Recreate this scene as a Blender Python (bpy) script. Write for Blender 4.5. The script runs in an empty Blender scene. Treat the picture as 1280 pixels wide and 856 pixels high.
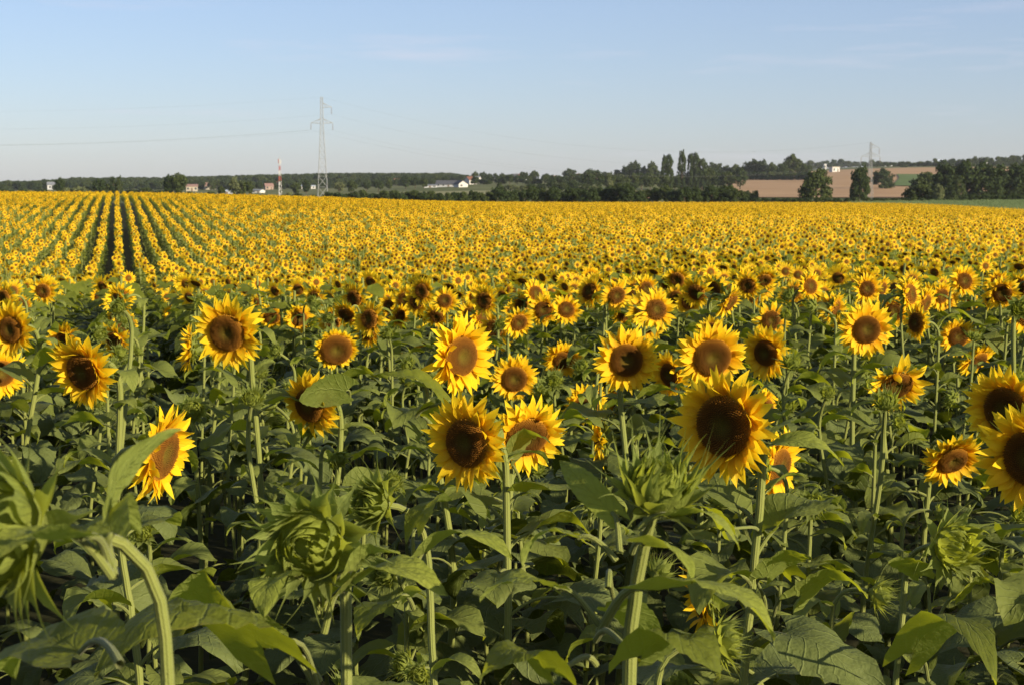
import bpy, math, random
import numpy as np
from mathutils import Vector, Matrix, Euler

R = math.radians
random.seed(11)
rng = np.random.default_rng(11)
scene = bpy.context.scene
COL = scene.collection

# ------------------------------------------------------------------ camera numbers
F = 1900.0; CX = 640.0; CY = 428.0; HZ = 235.0
PITCH = math.atan((CY - HZ) / F)
CAM = Vector((0, 0, 2.2))
FWD = Vector((0, math.cos(PITCH), -math.sin(PITCH)))
UPV = Vector((0, math.sin(PITCH), math.cos(PITCH)))
def pix(px, py, d):
    """point seen at photo position (px,py) at depth d"""
    return CAM + d * (FWD + Vector((1, 0, 0)) * ((px - CX) / F) + UPV * ((CY - py) / F))
def proj(p):
    v = Vector(p) - CAM
    d = v.dot(FWD)
    return CX + F * v.x / d, CY - F * v.dot(UPV) / d, d
def zrow(row, d):
    return CAM.z - (row - HZ) / F * d

# ------------------------------------------------------------------ terrain
COLS = [-300, 0, 150, 400, 640, 900, 1100, 1280, 1600]
DIST = [0, 7, 12, 17, 24, 32, 44, 60, 80, 110, 135, 170, 200, 300, 345, 420, 520, 700, 900, 1200, 1600, 2500, 9000]
L1 = [0, 0, -.22, -.5, -.95, -1.35, -1.72, -1.6, -1.15, -.35, .05, .0, -.3]
L2 = [0, 0, -.22, -.5, -.95, -1.35, -1.70, -1.7, -1.35, -.75, -.45, -.5, -.8]
M1 = [0, 0, -.22, -.5, -.9, -1.2, -1.35, -1.38, -1.35, -1.3, -1.35, -1.5, -1.65]
R1 = [0, 0, -.15, -.38, -.7, -.85, -.95, -1.05, -1.2, -1.35, -1.5, -1.7, -1.85]
R2 = [0, 0, -.12, -.3, -.6, -.78, -.9, -1.05, -1.25, -1.5, -1.75, -2.2, -2.5]
NEARZ = {-300: L1, 0: L1, 150: L1, 400: L2, 640: M1, 900: R1, 1100: R1, 1280: R2, 1600: R2}
FARR = {  # photo row of the bare ground at 300,345,420,520,700,900,1200,1600,2500 m
 -300: [252, 251, 249, 246, 243, 240, 238, 233, 229],
 0:    [252, 251, 249, 246, 243, 240, 238, 233, 229],
 150:  [254, 253, 250, 247, 243, 240, 238, 233, 229],
 400:  [261, 258, 253, 250, 246, 241, 237, 233, 229],
 640:  [264, 258, 252, 248, 241, 233, 227, 226, 226],
 900:  [264, 258, 251, 249, 245, 236, 224, 220, 219],
 1100: [264, 258, 254, 250, 243, 231, 215, 208, 207],
 1280: [263, 257, 254, 251, 246, 236, 219, 206, 203],
 1600: [263, 257, 254, 251, 246, 236, 219, 206, 203]}
def _prof(c):
    z = list(NEARZ[c])
    for r_, d in zip(FARR[c], DIST[13:22]):
        z.append(zrow(r_, d))
    z.append(z[-1])
    return z
PR = np.array([_prof(c) for c in COLS])
LU = np.linspace(0, math.log(9001.0 / 4 + 1), 420)
UD = 4 * (np.exp(LU) - 1)
UC = np.linspace(-300, 1600, 96)
G0 = np.array([np.interp(UD, DIST, p) for p in PR])
G1 = np.array([np.interp(UC, COLS, G0[:, j]) for j in range(len(UD))]).T
def _sm(a, n, ax):
    k = np.hanning(n + 2)[1:-1]; k /= k.sum()
    pad = [(0, 0), (0, 0)]; pad[ax] = (n // 2, n // 2)
    return np.apply_along_axis(lambda v: np.convolve(v, k, 'valid'), ax, np.pad(a, pad, 'edge'))
G1 = _sm(_sm(G1, 11, 1), 15, 0)
def ground(x, y):
    x = np.asarray(x, float); y = np.asarray(y, float)
    d = np.hypot(x, y)
    th = np.arctan2(x, y)
    c = np.clip(CX + F * np.tan(np.clip(th, -1.3, 1.3)), -300, 1600)
    fi = (c + 300) / 1900 * 95
    fj = np.log(np.clip(d * np.cos(np.clip(th, -.5, .5)), 0, 9000) / 4 + 1) / LU[-1] * 419
    i = np.clip(fi.astype(int), 0, 94); j = np.clip(fj.astype(int), 0, 418)
    a = fi - i; b = fj - j
    z = (G1[i, j] * (1 - a) * (1 - b) + G1[i + 1, j] * a * (1 - b) + G1[i, j + 1] * (1 - a) * b + G1[i + 1, j + 1] * a * b)
    w = np.clip((2.6 - np.abs(th)) / 0.9, 0, 1)
    return z * w
def gz(x, y): return float(ground(x, y))
def on_ground(px, row, d0):
    dd = d0 * np.exp(np.linspace(-.42, .42, 121))
    x = (px - CX) / F * dd; r = HZ + (CAM.z - ground(x, dd)) / dd * F
    e = np.abs(r - row); k = int(np.argmin(e + np.abs(np.log(dd / d0)) * .6))
    return float(dd[k])

# ------------------------------------------------------------------ mesh builder
class MB:
    def __init__(s): s.v = []; s.f = []; s.u = []; s.m = []; s.n = 0
    def add(s, v, f, uv=None, mi=0):
        v = np.asarray(v, float).reshape(-1, 3)
        s.v.append(v)
        if uv is None: uv = np.zeros((len(v), 2))
        s.u.append(np.asarray(uv, float).reshape(-1, 2))
        s.f += [tuple(int(i) + s.n for i in q) for q in f]
        s.m += [mi] * len(f); s.n += len(v)
    def addmb(s, o, M=None, moff=0):
        v = np.concatenate(o.v)
        if M is not None:
            A = np.array(M); v = v @ A[:3, :3].T + A[:3, 3]
        s.v.append(v); s.u += o.u
        s.f += [tuple(i + s.n for i in q) for q in o.f]
        s.m += [i + moff for i in o.m]; s.n += len(v)
    def mesh(s, name, mats, smooth=True):
        me = bpy.data.meshes.new(name)
        v = np.concatenate(s.v); uv = np.concatenate(s.u)
        me.from_pydata(v.tolist(), [], s.f)
        ul = me.uv_layers.new(name='UVMap')
        li = np.empty(len(me.loops), np.int32); me.loops.foreach_get('vertex_index', li)
        ul.data.foreach_set('uv', uv[li].ravel())
        for m in mats: me.materials.append(m)
        me.polygons.foreach_set('material_index', np.array(s.m, np.int32))
        me.polygons.foreach_set('use_smooth', np.full(len(s.f), smooth))
        me.update()
        return me

def grid_faces(nr, nc, off=0):
    return [(off + i * nc + j, off + i * nc + j + 1, off + (i + 1) * nc + j + 1, off + (i + 1) * nc + j)
            for i in range(nr - 1) for j in range(nc - 1)]
def tube(mb, pts, rad, n=8, mi=0, cap=False):
    pts = np.asarray(pts, float); k = len(pts)
    T = np.gradient(pts, axis=0); T /= np.linalg.norm(T, axis=1)[:, None] + 1e-9
    a = np.array([1, 0, 0.]) if abs(T[0][0]) < .8 else np.array([0, 1., 0])
    nrm = np.cross(T[0], a); nrm /= np.linalg.norm(nrm)
    V = []; U = []; ln = 0
    for i in range(k):
        nrm = nrm - T[i] * np.dot(nrm, T[i]); nrm /= np.linalg.norm(nrm) + 1e-9
        b = np.cross(T[i], nrm)
        if i: ln += np.linalg.norm(pts[i] - pts[i - 1])
        r = rad[i] if hasattr(rad, '__len__') else rad
        for q in range(n):
            an = 2 * math.pi * q / n
            V.append(pts[i] + r * (math.cos(an) * nrm + math.sin(an) * b)); U.append((ln, q / n))
    fs = [(i * n + q, i * n + (q + 1) % n, (i + 1) * n + (q + 1) % n, (i + 1) * n + q) for i in range(k - 1) for q in range(n)]
    if cap:
        fs.append(tuple(range(n))[::-1]); fs.append(tuple((k - 1) * n + q for q in range(n)))
    mb.add(V, fs, U, mi)
def bez(p0, p1, p2, p3, n):
    t = np.linspace(0, 1, n)[:, None]
    p0, p1, p2, p3 = [np.array(p, float) for p in (p0, p1, p2, p3)]
    return (1 - t) ** 3 * p0 + 3 * (1 - t) ** 2 * t * p1 + 3 * (1 - t) * t * t * p2 + t ** 3 * p3
def box(mb, c, s, mi=0, M=None):
    x, y, z = [q / 2 for q in s]
    v = np.array([(i * x, j * y, k * z) for i in (-1, 1) for j in (-1, 1) for k in (-1, 1)]) + np.array(c)
    if M is not None: v = v @ np.array(M)[:3, :3].T + np.array(M)[:3, 3]
    mb.add(v, [(0, 1, 3, 2), (4, 6, 7, 5), (0, 4, 5, 1), (2, 3, 7, 6), (0, 2, 6, 4), (1, 5, 7, 3)], None, mi)

def link(name, me, parent=None, M=None):
    o = bpy.data.objects.new(name, me); COL.objects.link(o)
    if parent is not None: o.parent = parent
    if M is not None: o.matrix_local = M
    return o
def tag(o, label=None, cat=None, group=None, kind=None):
    if label: o['label'] = label
    if cat: o['category'] = cat
    if group: o['group'] = group
    if kind: o['kind'] = kind
    return o
def empty(name, loc, rz=0):
    o = bpy.data.objects.new(name, None); COL.objects.link(o)
    o.location = loc; o.rotation_euler = (0, 0, rz); o.empty_display_size = .1
    return o

# ------------------------------------------------------------------ materials
class NT:
    def __init__(s, name):
        s.m = bpy.data.materials.new(name); s.m.use_nodes = True
        s.t = s.m.node_tree; s.t.nodes.clear()
        s.out = s.t.nodes.new('ShaderNodeOutputMaterial')
    def n(s, ty, **kw):
        nd = s.t.nodes.new(ty)
        for k, v in kw.items():
            if k.startswith('i_'):
                key = k[2:].replace('_', ' ')
                nd.inputs[int(key) if key.isdigit() else key].default_value = v
            else: setattr(nd, k, v)
        return nd
    def l(s, a, b): s.t.links.new(a, b)
    def math(s, op, a, b=None, clamp=False):
        nd = s.t.nodes.new('ShaderNodeMath'); nd.operation = op; nd.use_clamp = clamp
        for i, q in enumerate((a, b)):
            if q is None: continue
            if isinstance(q, (int, float)): nd.inputs[i].default_value = q
            else: s.l(q, nd.inputs[i])
        return nd.outputs[0]
    def ramp(s, fac, stops):
        nd = s.t.nodes.new('ShaderNodeValToRGB')
        e = nd.color_ramp.elements
        e[0].position, e[0].color = stops[0][0], (*stops[0][1], 1)
        e[1].position, e[1].color = stops[1][0], (*stops[1][1], 1)
        for p, c in stops[2:]:
            q = e.new(p); q.color = (*c, 1)
        s.l(fac, nd.inputs[0]); return nd.outputs[0]
    def mix(s, fac, a, b, bt='MIX'):
        nd = s.t.nodes.new('ShaderNodeMix'); nd.data_type = 'RGBA'; nd.blend_type = bt
        for i, q in ((0, fac), (6, a), (7, b)):
            if isinstance(q, tuple): nd.inputs[i].default_value = (*q, 1)
            elif isinstance(q, (int, float)): nd.inputs[i].default_value = q
            else: s.l(q, nd.inputs[i])
        return nd.outputs[2]
    def noise(s, vec, scale, detail=3, rough=.5):
        nd = s.n('ShaderNodeTexNoise'); nd.inputs['Scale'].default_value = scale
        nd.inputs['Detail'].default_value = detail; nd.inputs['Roughness'].default_value = rough
        if vec is not None: s.l(vec, nd.inputs['Vector'])
        return nd.outputs[0]
    def surf(s, col, rough=.6, spec=.3, trans=0, tcol=None, bump=None, bstr=.3, bdist=.002, sheen=0):
        p = s.n('ShaderNodeBsdfPrincipled')
        p.inputs['Roughness'].default_value = rough
        p.inputs['Specular IOR Level'].default_value = spec
        if sheen: p.inputs['Sheen Weight'].default_value = sheen
        if isinstance(col, tuple): p.inputs['Base Color'].default_value = (*col, 1)
        else: s.l(col, p.inputs['Base Color'])
        if bump is not None:
            b = s.n('ShaderNodeBump'); b.inputs['Strength'].default_value = bstr; b.inputs['Distance'].default_value = bdist
            s.l(bump, b.inputs['Height']); s.l(b.outputs[0], p.inputs['Normal'])
        if trans:
            tr = s.n('ShaderNodeBsdfTranslucent')
            q = tcol if tcol is not None else col
            if isinstance(q, tuple): tr.inputs[0].default_value = (*q, 1)
            else: s.l(q, tr.inputs[0])
            mx = s.n('ShaderNodeMixShader'); mx.inputs[0].default_value = trans
            s.l(p.outputs[0], mx.inputs[1]); s.l(tr.outputs[0], mx.inputs[2]); s.l(mx.outputs[0], s.out.inputs[0])
        else: s.l(p.outputs[0], s.out.inputs[0])
        return s.m

def mat_petal():
    t = NT('petal'); uv = t.n('ShaderNodeUVMap'); sp = t.n('ShaderNodeSeparateXYZ'); t.l(uv.outputs[0], sp.inputs[0])
    c = t.ramp(sp.outputs[0], [(0, (.68, .28, .004)), (.35, (.90, .57, .008)), (1, (.92, .70, .020))])
    oi = t.n('ShaderNodeObjectInfo')
    c = t.mix(t.math('MULTIPLY', oi.outputs['Random'], .25), c, (.86, .46, .006))
    tc = t.n('ShaderNodeTexCoord')
    nz = t.noise(tc.outputs['Object'], 60, 2)
    c = t.mix(t.math('MULTIPLY', nz, .35), c, (.90, .60, .025))
    w = t.n('ShaderNodeTexWave'); w.bands_direction = 'Y'; w.inputs['Scale'].default_value = 2.2; w.inputs['Distortion'].default_value = .6
    t.l(uv.outputs[0], w.inputs[0])
    return t.surf(c, .55, .2, .48, bump=w.outputs[1], bstr=.5, bdist=.0015)
def mat_leaf(name, base, pale, dark, trans, tcol):
    t = NT(name); uv = t.n('ShaderNodeUVMap'); sp = t.n('ShaderNodeSeparateXYZ'); t.l(uv.outputs[0], sp.inputs[0])
    u, v = sp.outputs[0], sp.outputs[1]       # u along, v -1..1 across
    av = t.math('ABSOLUTE', v)
    # lateral veins: sweep forward
    tc0 = t.n('ShaderNodeTexCoord'); ph = t.math('ADD', t.math('SUBTRACT', t.math('MULTIPLY', u, 7.5), t.math('MULTIPLY', t.math('POWER', av, .8), 2.4)), t.math('MULTIPLY', t.noise(tc0.outputs['Object'], 22, 3), .5))
    fr = t.math('ABSOLUTE', t.math('SUBTRACT', t.math('FRACT', ph), .5))
    vein = t.math('MULTIPLY', t.math('SUBTRACT', 1.0, t.math('MULTIPLY', fr, 10.0), True), .6)
    mid = t.math('SUBTRACT', 1.0, t.math('MULTIPLY', av, 22.0), True)
    vv = t.math('MAXIMUM', vein, mid)
    tc = t.n('ShaderNodeTexCoord'); oi = t.n('ShaderNodeObjectInfo')
    nz = t.noise(tc.outputs['Object'], 14, 4)
    nz2 = t.noise(tc.outputs['Object'], 120, 2)
    c = t.mix(oi.outputs['Random'], base, dark)
    c = t.mix(t.math('MULTIPLY', nz, .7), c, pale)
    spot = t.math('MULTIPLY', t.math('SUBTRACT', nz2, .64, True), 5.0, True)
    c = t.mix(t.math('MULTIPLY', spot, .5), c, (.12, .10, .02))
    edge = t.math('MULTIPLY', t.math('SUBTRACT', t.math('MULTIPLY', t.math('POWER', av, 6.0), nz), .42, True), 2.5, True)
    c = t.mix(edge, c, (.16, .13, .03))
    c = t.mix(t.math('MULTIPLY', vv, .4), c, (.22, .26, .08))
    g = t.n('ShaderNodeNewGeometry')
    c = t.mix(t.math('MULTIPLY', g.outputs['Backfacing'], .5), c, (.14, .165, .055))
    h = t.math('ADD', t.math('MULTIPLY', vv, -.6), t.math('ADD', t.math('MULTIPLY', nz2, .5), t.math('MULTIPLY', t.noise(tc.outputs['Object'], 45, 2), .9)))
    return t.surf(c, .6, .12, trans, tcol=tcol, bump=h, bstr=.6, bdist=.009)
def mat_stem(name, c1, c2):
    t = NT(name); tc = t.n('ShaderNodeTexCoord'); uv = t.n('ShaderNodeUVMap')
    mp = t.n('ShaderNodeMapping'); mp.inputs['Scale'].default_value = (3, 1, 1); t.l(uv.outputs[0], mp.inputs[0])
    w = t.n('ShaderNodeTexWave'); w.bands_direction = 'Y'; w.inputs['Scale'].default_value = 3.0; w.inputs['Distortion'].default_value = 1.5
    t.l(mp.outputs[0], w.inputs[0])
    nz = t.noise(tc.outputs['Object'], 25, 4); n3 = t.noise(tc.outputs['Object'], 400, 1)
    c = t.mix(nz, c1, c2)
    c = t.mix(t.math('MULTIPLY', w.outputs[1], .3), c, (.24, .26, .08))
    h = t.math('ADD', t.math('MULTIPLY', w.outputs[1], .8), t.math('MULTIPLY', n3, .7))
    return t.surf(c, .65, .25, .12, bump=h, bstr=.7, bdist=.0015, sheen=.1)
def mat_disc():
    t = NT('seed_disc'); uv = t.n('ShaderNodeUVMap'); sp = t.n('ShaderNodeSeparateXYZ'); t.l(uv.outputs[0], sp.inputs[0])
    c = t.ramp(sp.outputs[0], [(0, (.095, .080, .010)), (.30, (.070, .046, .006)), (.5, (.060, .025, .004)), (.78, (.11, .042, .005)), (.92, (.20, .085, .008)), (1, (.40, .20, .012))])
    c = t.mix(t.math('MULTIPLY', sp.outputs[1], .42), c, (.30, .125, .010))
    tc = t.n('ShaderNodeTexCoord'); nz = t.noise(tc.outputs['Object'], 350, 2)
    return t.surf(c, .85, .1, bump=nz, bstr=.7, bdist=.002)
def mat_simple(name, c1, c2, scale, rough=.9, spec=.1, trans=0, tcol=None, obj=True, bump=0, rand=0, c3=None):
    t = NT(name); tc = t.n('ShaderNodeTexCoord')
    nz = t.noise(tc.outputs['Object'], scale, 5, .6)
    c = t.mix(t.math('MULTIPLY', t.math('SUBTRACT', nz, .3, True), 2.2, True), c1, c2)
    if rand:
        oi = t.n('ShaderNodeObjectInfo'); c = t.mix(t.math('MULTIPLY', oi.outputs['Random'], rand), c, c3)
    return t.surf(c, rough, spec, trans, tcol, bump=nz if bump else None, bstr=.6, bdist=bump or .01)

M = {}
M['petal'] = mat_petal()
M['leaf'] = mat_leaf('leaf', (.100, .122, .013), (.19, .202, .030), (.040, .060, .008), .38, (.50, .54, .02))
M['old'] = mat_leaf('old_shaded_leaf', (.036, .050, .008), (.060, .070, .014), (.022, .034, .006), .16, (.24, .28, .015))  # older lower leaves, darkened further so canopy shade sits in their colour
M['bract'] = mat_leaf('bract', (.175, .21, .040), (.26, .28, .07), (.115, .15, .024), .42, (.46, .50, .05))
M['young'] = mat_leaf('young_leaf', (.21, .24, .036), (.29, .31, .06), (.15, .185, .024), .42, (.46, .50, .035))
M['stem'] = mat_stem('stem', (.12, .150, .024), (.19, .195, .042))
M['disc'] = mat_disc()
M['soil'] = mat_simple('soil', (.035, .024, .015), (.075, .052, .033), 4, bump=.03)
def foliage(name, a, b, rnd):
    t = NT(name); tc = t.n('ShaderNodeTexCoord'); oi = t.n('ShaderNodeObjectInfo')
    nz = t.noise(tc.outputs['Object'], .55, 3); n2 = t.noise(tc.outputs['Object'], 3.0, 2)
    c = t.mix(t.math('MULTIPLY', t.math('SUBTRACT', nz, .35, True), 3.0, True), a, b)
    c = t.mix(t.math('MULTIPLY', n2, .5), c, rnd)
    c = t.mix(t.math('MULTIPLY', oi.outputs['Random'], .45), c, rnd)
    return t.surf(c, .75, .15, .2, tcol=(.10, .14, .02))
M['dark_foliage'] = foliage('dark_foliage', (.020, .034, .010), (.044, .060, .016), (.026, .042, .012))
M['mid_foliage'] = foliage('mid_foliage', (.030, .046, .012), (.065, .080, .020), (.042, .056, .015))
M['pale_foliage'] = foliage('pale_foliage', (.085, .105, .045), (.13, .145, .065), (.11, .12, .05))
M['bark'] = mat_simple('bark', (.06, .045, .03), (.12, .095, .07), 3, bump=.03)
M['metal'] = mat_simple('galvanised_steel', (.26, .27, .27), (.36, .36, .36), 1, .6, .4)
M['cable'] = mat_simple('cable', (.12, .12, .12), (.16, .16, .16), 1, .6, .4)
M['ceramic'] = mat_simple('insulator_glass', (.16, .13, .11), (.22, .2, .18), 1, .4, .5)
M['red'] = mat_simple('red_paint', (.30, .07, .055), (.34, .10, .08), 1, .6)
M['white'] = mat_simple('white_paint', (.42, .41, .40), (.50, .49, .47), .4, .7)
M['cream'] = mat_simple('cream_render', (.32, .28, .22), (.37, .33, .26), .4)
M['pink'] = mat_simple('pink_render', (.27, .20, .165), (.31, .235, .19), .4)
M['grey_wall'] = mat_simple('grey_render', (.33, .34, .36), (.42, .42, .43), .4)
M['redroof'] = mat_simple('red_roof', (.15, .065, .048), (.19, .09, .065), 1.5)
M['palered'] = mat_simple('faded_red_roof', (.24, .145, .12), (.28, .175, .145), 1.5)
M['greyroof'] = mat_simple('grey_roof', (.13, .14, .16), (.20, .21, .23), .6)
M['darkroof'] = mat_simple('dark_roof', (.05, .055, .065), (.09, .09, .10), .6)
M['blueroof'] = mat_simple('pale_blue_roof', (.36, .42, .50), (.46, .50, .56), .6)
M['glass'] = mat_simple('window_glass', (.03, .035, .04), (.05, .055, .06), 1, .15, .6)
M['door'] = mat_simple('door_paint', (.12, .09, .07), (.17, .12, .09), 1, .5)
M['stubble'] = mat_simple('stubble', (.30, .185, .095), (.39, .25, .135), .02)
M['green_field'] = mat_simple('green_field', (.075, .115, .030), (.105, .145, .040), .03)
M['dry_grass'] = mat_simple('dry_grass', (.17, .17, .075), (.26, .23, .11), .02)
M['corn'] = mat_simple('corn_leaf', (.20, .26, .10), (.26, .32, .14), 6, .7, .2, .2, (.2, .28, .06))

def mat_ground():
    t = NT('ground'); tc = t.n('ShaderNodeTexCoord'); P = tc.outputs['Object']
    sp = t.n('ShaderNodeSeparateXYZ'); t.l(P, sp.inputs[0])
    far = t.math('DIVIDE', t.math('SUBTRACT', sp.outputs[1], 300.0), 25.0, True)
    n1 = t.noise(P, 3.5, 6, .6); n2 = t.noise(P, .012, 4, .6)
    soil = t.mix(n1, (.022, .026, .010), (.042, .038, .020))
    gr = t.mix(t.math('MULTIPLY', t.math('SUBTRACT', n2, .35, True), 3.0, True), (.070, .085, .028), (.15, .15, .065))
    return t.surf(t.mix(far, soil, gr), .95, .05, bump=n1, bstr=.6, bdist=.05)
M['ground'] = mat_ground()

# ------------------------------------------------------------------ plant pieces
def leaf_surface(mb, P, N, B, L, W, nt, serr, wave, fold, curl, rs, mi=0):
    """P,N: functions along t giving midrib point / upward normal; B lateral axis"""
    S = [-1, -.66, -.33, 0, .33, .66, 1]
    V = []; U = []
    ph1, ph2 = rs.uniform(0, 6.28, 2)
    for i in range(nt):
        t = i / (nt - 1)
        w = W * 1.19 * (1 - t) ** .85 * (.52 + 2.0 * t * (1 - .35 * t)) * (1 if t > 0 else .8)
        for s in S:
            te = t - .20 * abs(s) ** 1.4 * (1 - t) ** 3
            p = P(te); n = N(te)
            ws = w
            if abs(s) == 1: ws *= 1 + (serr if i % 2 else -serr) + rs.normal(0, serr * .5)
            up = fold * abs(s) * w + wave * W * abs(s) ** 1.5 * math.sin(7 * t + (ph1 if s > 0 else ph2)) - curl * (abs(s) ** 2.5) * w
            up += rs.normal(0, .034) * W
            V.append(p + B * (s * ws) + n * up); U.append((t, s))
    mb.add(V, grid_faces(nt, 7), U, mi)

def leaf_mb(L, W, pet, a0, a1, droop, rs, nt=11, serr=.05, wave=.22, fold=.15, curl=.15, young=False, pr=.0035):
    """leaf in local frame, origin on the stem, +X outward, Z up. slots: 0 blade 1 petiole"""
    mb = MB()
    p1 = np.array([math.cos(a0), 0, math.sin(a0)]) * pet * .5
    p3 = np.array([math.cos((a0 + a1) / 2), 0, math.sin((a0 + a1) / 2)]) * pet
    p2 = p3 - np.array([math.cos(a1), 0, math.sin(a1)]) * pet * .35
    sw = rs.normal(0, .12)
    pts = bez((0, 0, 0), p1, p2, p3, 6)
    tube(mb, pts, np.linspace(pr * 1.35, pr * .8, 6), 6, 1)
    ts = np.linspace(-.3, 1, 40); ds = L * (ts[1] - ts[0])
    ang = a1 + .2 - (droop) * np.clip(ts, 0, 1) ** 1.1
    X = np.cumsum(np.cos(ang)) * ds; Z = np.cumsum(np.sin(ang)) * ds
    k0 = np.argmin(abs(ts)); X -= X[k0]; Z -= Z[k0]
    X += p3[0]; Z += p3[2]
    Yc = sw * L * np.clip(ts, 0, 1) ** 2
    def P(t): return np.array([np.interp(t, ts, X), np.interp(t, ts, Yc), np.interp(t, ts, Z)])
    def N(t):
        a = np.interp(t, ts, ang); return np.array([-math.sin(a), 0, math.cos(a)])
    leaf_surface(mb, P, N, np.array([0, 1., 0]), L, W / 2, nt, serr, wave, fold, curl, rs)
    return mb

def petal(mb, phi, r0, L, W, lean, bend, twist, rs, z0=0, nt=5, mi=0):
    cp, sp = math.cos(phi), math.sin(phi)
    rad = np.array([cp, sp, 0]); tan = np.array([-sp, cp, 0]); ax = np.array([0, 0, 1.])
    V = []; U = []
    p = rad * r0 + ax * z0; ang = lean
    side = rs.normal(0, .10)
    for i in range(nt):
        t = i / (nt - 1)
        w = W * .5 * (math.sin(math.pi * min(1, .14 + t * .86)) ** .75) * (1 if t < .99 else .04)
        if t > .5: w = W * .5 * max(.02, 1 - ((t - .35) / .65) ** 1.9)
        tw = twist * t
        lat = tan * math.cos(tw) + ax * math.sin(tw)
        nrm = ax * math.cos(ang) - rad * math.sin(ang)
        for s in (-1, 0, 1):
            V.append(p + lat * (s * w) + nrm * (.28 * w * abs(s)) + tan * side * L * t * t); U.append((t, .5 + s * .5))
        ang = lean - bend * (i + 1) / nt
        p = p + (rad * math.cos(ang) + ax * math.sin(ang)) * (L / (nt - 1))
    mb.add(V, grid_faces(nt, 3), U, mi)

def bract(mb, phi, r0, L, W, lean, bend, rs, z0=0, nt=8, tip=.45, side=0, mi=0):
    """ovate base, long drawn-out tip; bend<0 curls towards the axis"""
    cp, sp = math.cos(phi), math.sin(phi)
    rad = np.array([cp, sp, 0]); tan = np.array([-sp, cp, 0]); ax = np.array([0, 0, 1.])
    V = []; U = []
    p = rad * r0 + ax * z0; ang = lean
    for i in range(nt):
        t = i / (nt - 1)
        base = max(0, 1 - (t / (1 - tip)) ** 2) ** .7 if t < 1 - tip else 0
        w = W * .5 * max(base * (.75 + .6 * t), .20 * (1 - t) + .012)
        nrm = ax * math.cos(ang) - rad * math.sin(ang)
        for s in (-1, -.5, 0, .5, 1):
            V.append(p + tan * (s * w) + nrm * (.35 * w * abs(s) ** 1.5) + tan * side * L * t ** 2); U.append((t * .6, s * .9))
        ang = lean - bend * ((i + 1) / nt) ** 1.2
        p = p + (rad * math.cos(ang) + ax * math.sin(ang)) * (L / (nt - 1))
    mb.add(V, grid_faces(nt, 5), U, mi)

def head_meshes(seed, Rd=.068, Lp=.072, n1=32, n2=30, lean=.28, open_=1.0, florets=620, half=False, nt=5, wild=1.0):
    rs = np.random.default_rng(seed)
    # seed disc
    d = MB(); V = [(0, 0, .006)]; U = [(0, 0)]; nr, ns = 8, 28; fs = []
    for i in range(1, nr + 1):
        r = i / nr
        z = .006 + .020 * math.sin(r * 1.9) * (1 - r ** 6) - .004 * r ** 6
        for q in range(ns):
            V.append((Rd * r * math.cos(q / ns * 6.2832), Rd * r * math.sin(q / ns * 6.2832), z)); U.append((r, 0))
    for q in range(ns): fs.append((0, 1 + q, 1 + (q + 1) % ns))
    for i in range(nr - 1):
        for q in range(ns):
            a = 1 + i * ns; b = a + ns
            fs.append((a + q, b + q, b + (q + 1) % ns, a + (q + 1) % ns))
    d.add(V, fs, U)
    for k in range(florets):
        r = math.sqrt((k + .5) / florets) * .985; an = k * 2.39996
        z = .006 + .020 * math.sin(r * 1.9) * (1 - r ** 6) - .004 * r ** 6
        c = np.array([Rd * r * math.cos(an), Rd * r * math.sin(an), z])
        s = Rd * .95 / math.sqrt(florets) * 1.5; h = s * rs.uniform(.8, 1.9) * (.6 + .8 * r)
        e1 = np.array([math.cos(an), math.sin(an), 0]) * s * .5; e2 = np.array([-math.sin(an), math.cos(an), 0]) * s * .5
        tp = c + np.array([math.cos(an) * s * .2, math.sin(an) * s * .2, h])
        d.add([c - e1 - e2, c + e1 - e2, c + e1 + e2, c - e1 + e2, tp], [(0, 1, 4), (1, 2, 4), (2, 3, 4), (3, 0, 4)],
              [(r, 0)] * 4 + [(r, rs.uniform(.5, 1))])
    # ray petals
    p = MB()
    for (n, z0, ll, le) in ((n1, .0, 1.0, lean), (n2, -.003, 1.08, lean * .45), (max(4, n1 // 2), .003, .85, lean * 1.9)):
        for k in range(n):
            if half and rs.random() < .35: continue
            phi = (k + rs.uniform(-.35, .35)) / n * 2 * math.pi
            L = Lp * ll * rs.uniform(.78, 1.16) * open_
            petal(p, phi, Rd * .93, L, .0285 * rs.uniform(.75, 1.2) * (Lp / .072), le + rs.normal(0, .20) * wild, rs.normal(.15, .38) * wild, rs.normal(0, .45) * wild, rs, z0, nt)
    # calyx: bowl + bracts
    c = MB(); V = []; U = []; ns = 20
    prof = [(.95, .003), (1.0, -.006), (.93, -.018), (.70, -.030), (.35, -.040), (.17, -.052), (.15, -.07)]
    for (r, z) in prof:
        for q in range(ns): V.append((Rd * r * math.cos(q / ns * 6.2832), Rd * r * math.sin(q / ns * 6.2832), z)); U.append((r, .5))
    fs = [(i * ns + q, i * ns + (q + 1) % ns, (i + 1) * ns + (q + 1) % ns, (i + 1) * ns + q)[::-1] for i in range(len(prof) - 1) for q in range(ns)]
    c.add(V, fs, U)
    for (n, r, z, L, le) in ((15, .97, -.008, .062, .10), (15, .88, -.018, .066, -.25), (12, .72, -.026, .058, -.45)):
        for k in range(n):
            phi = (k + rs.uniform(-.3, .3)) / n * 6.2832
            bract(c, phi, Rd * r, L * rs.uniform(.8, 1.2), .030 * rs.uniform(.8, 1.15), le + rs.normal(0, .2), rs.normal(-.2, .45), rs, z, 6, .45, rs.normal(0, .15))
    return (c.mesh('calyx', [M['bract']]), p.mesh('ray_petals', [M['petal']]), d.mesh('seed_disc', [M['disc']]))

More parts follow.
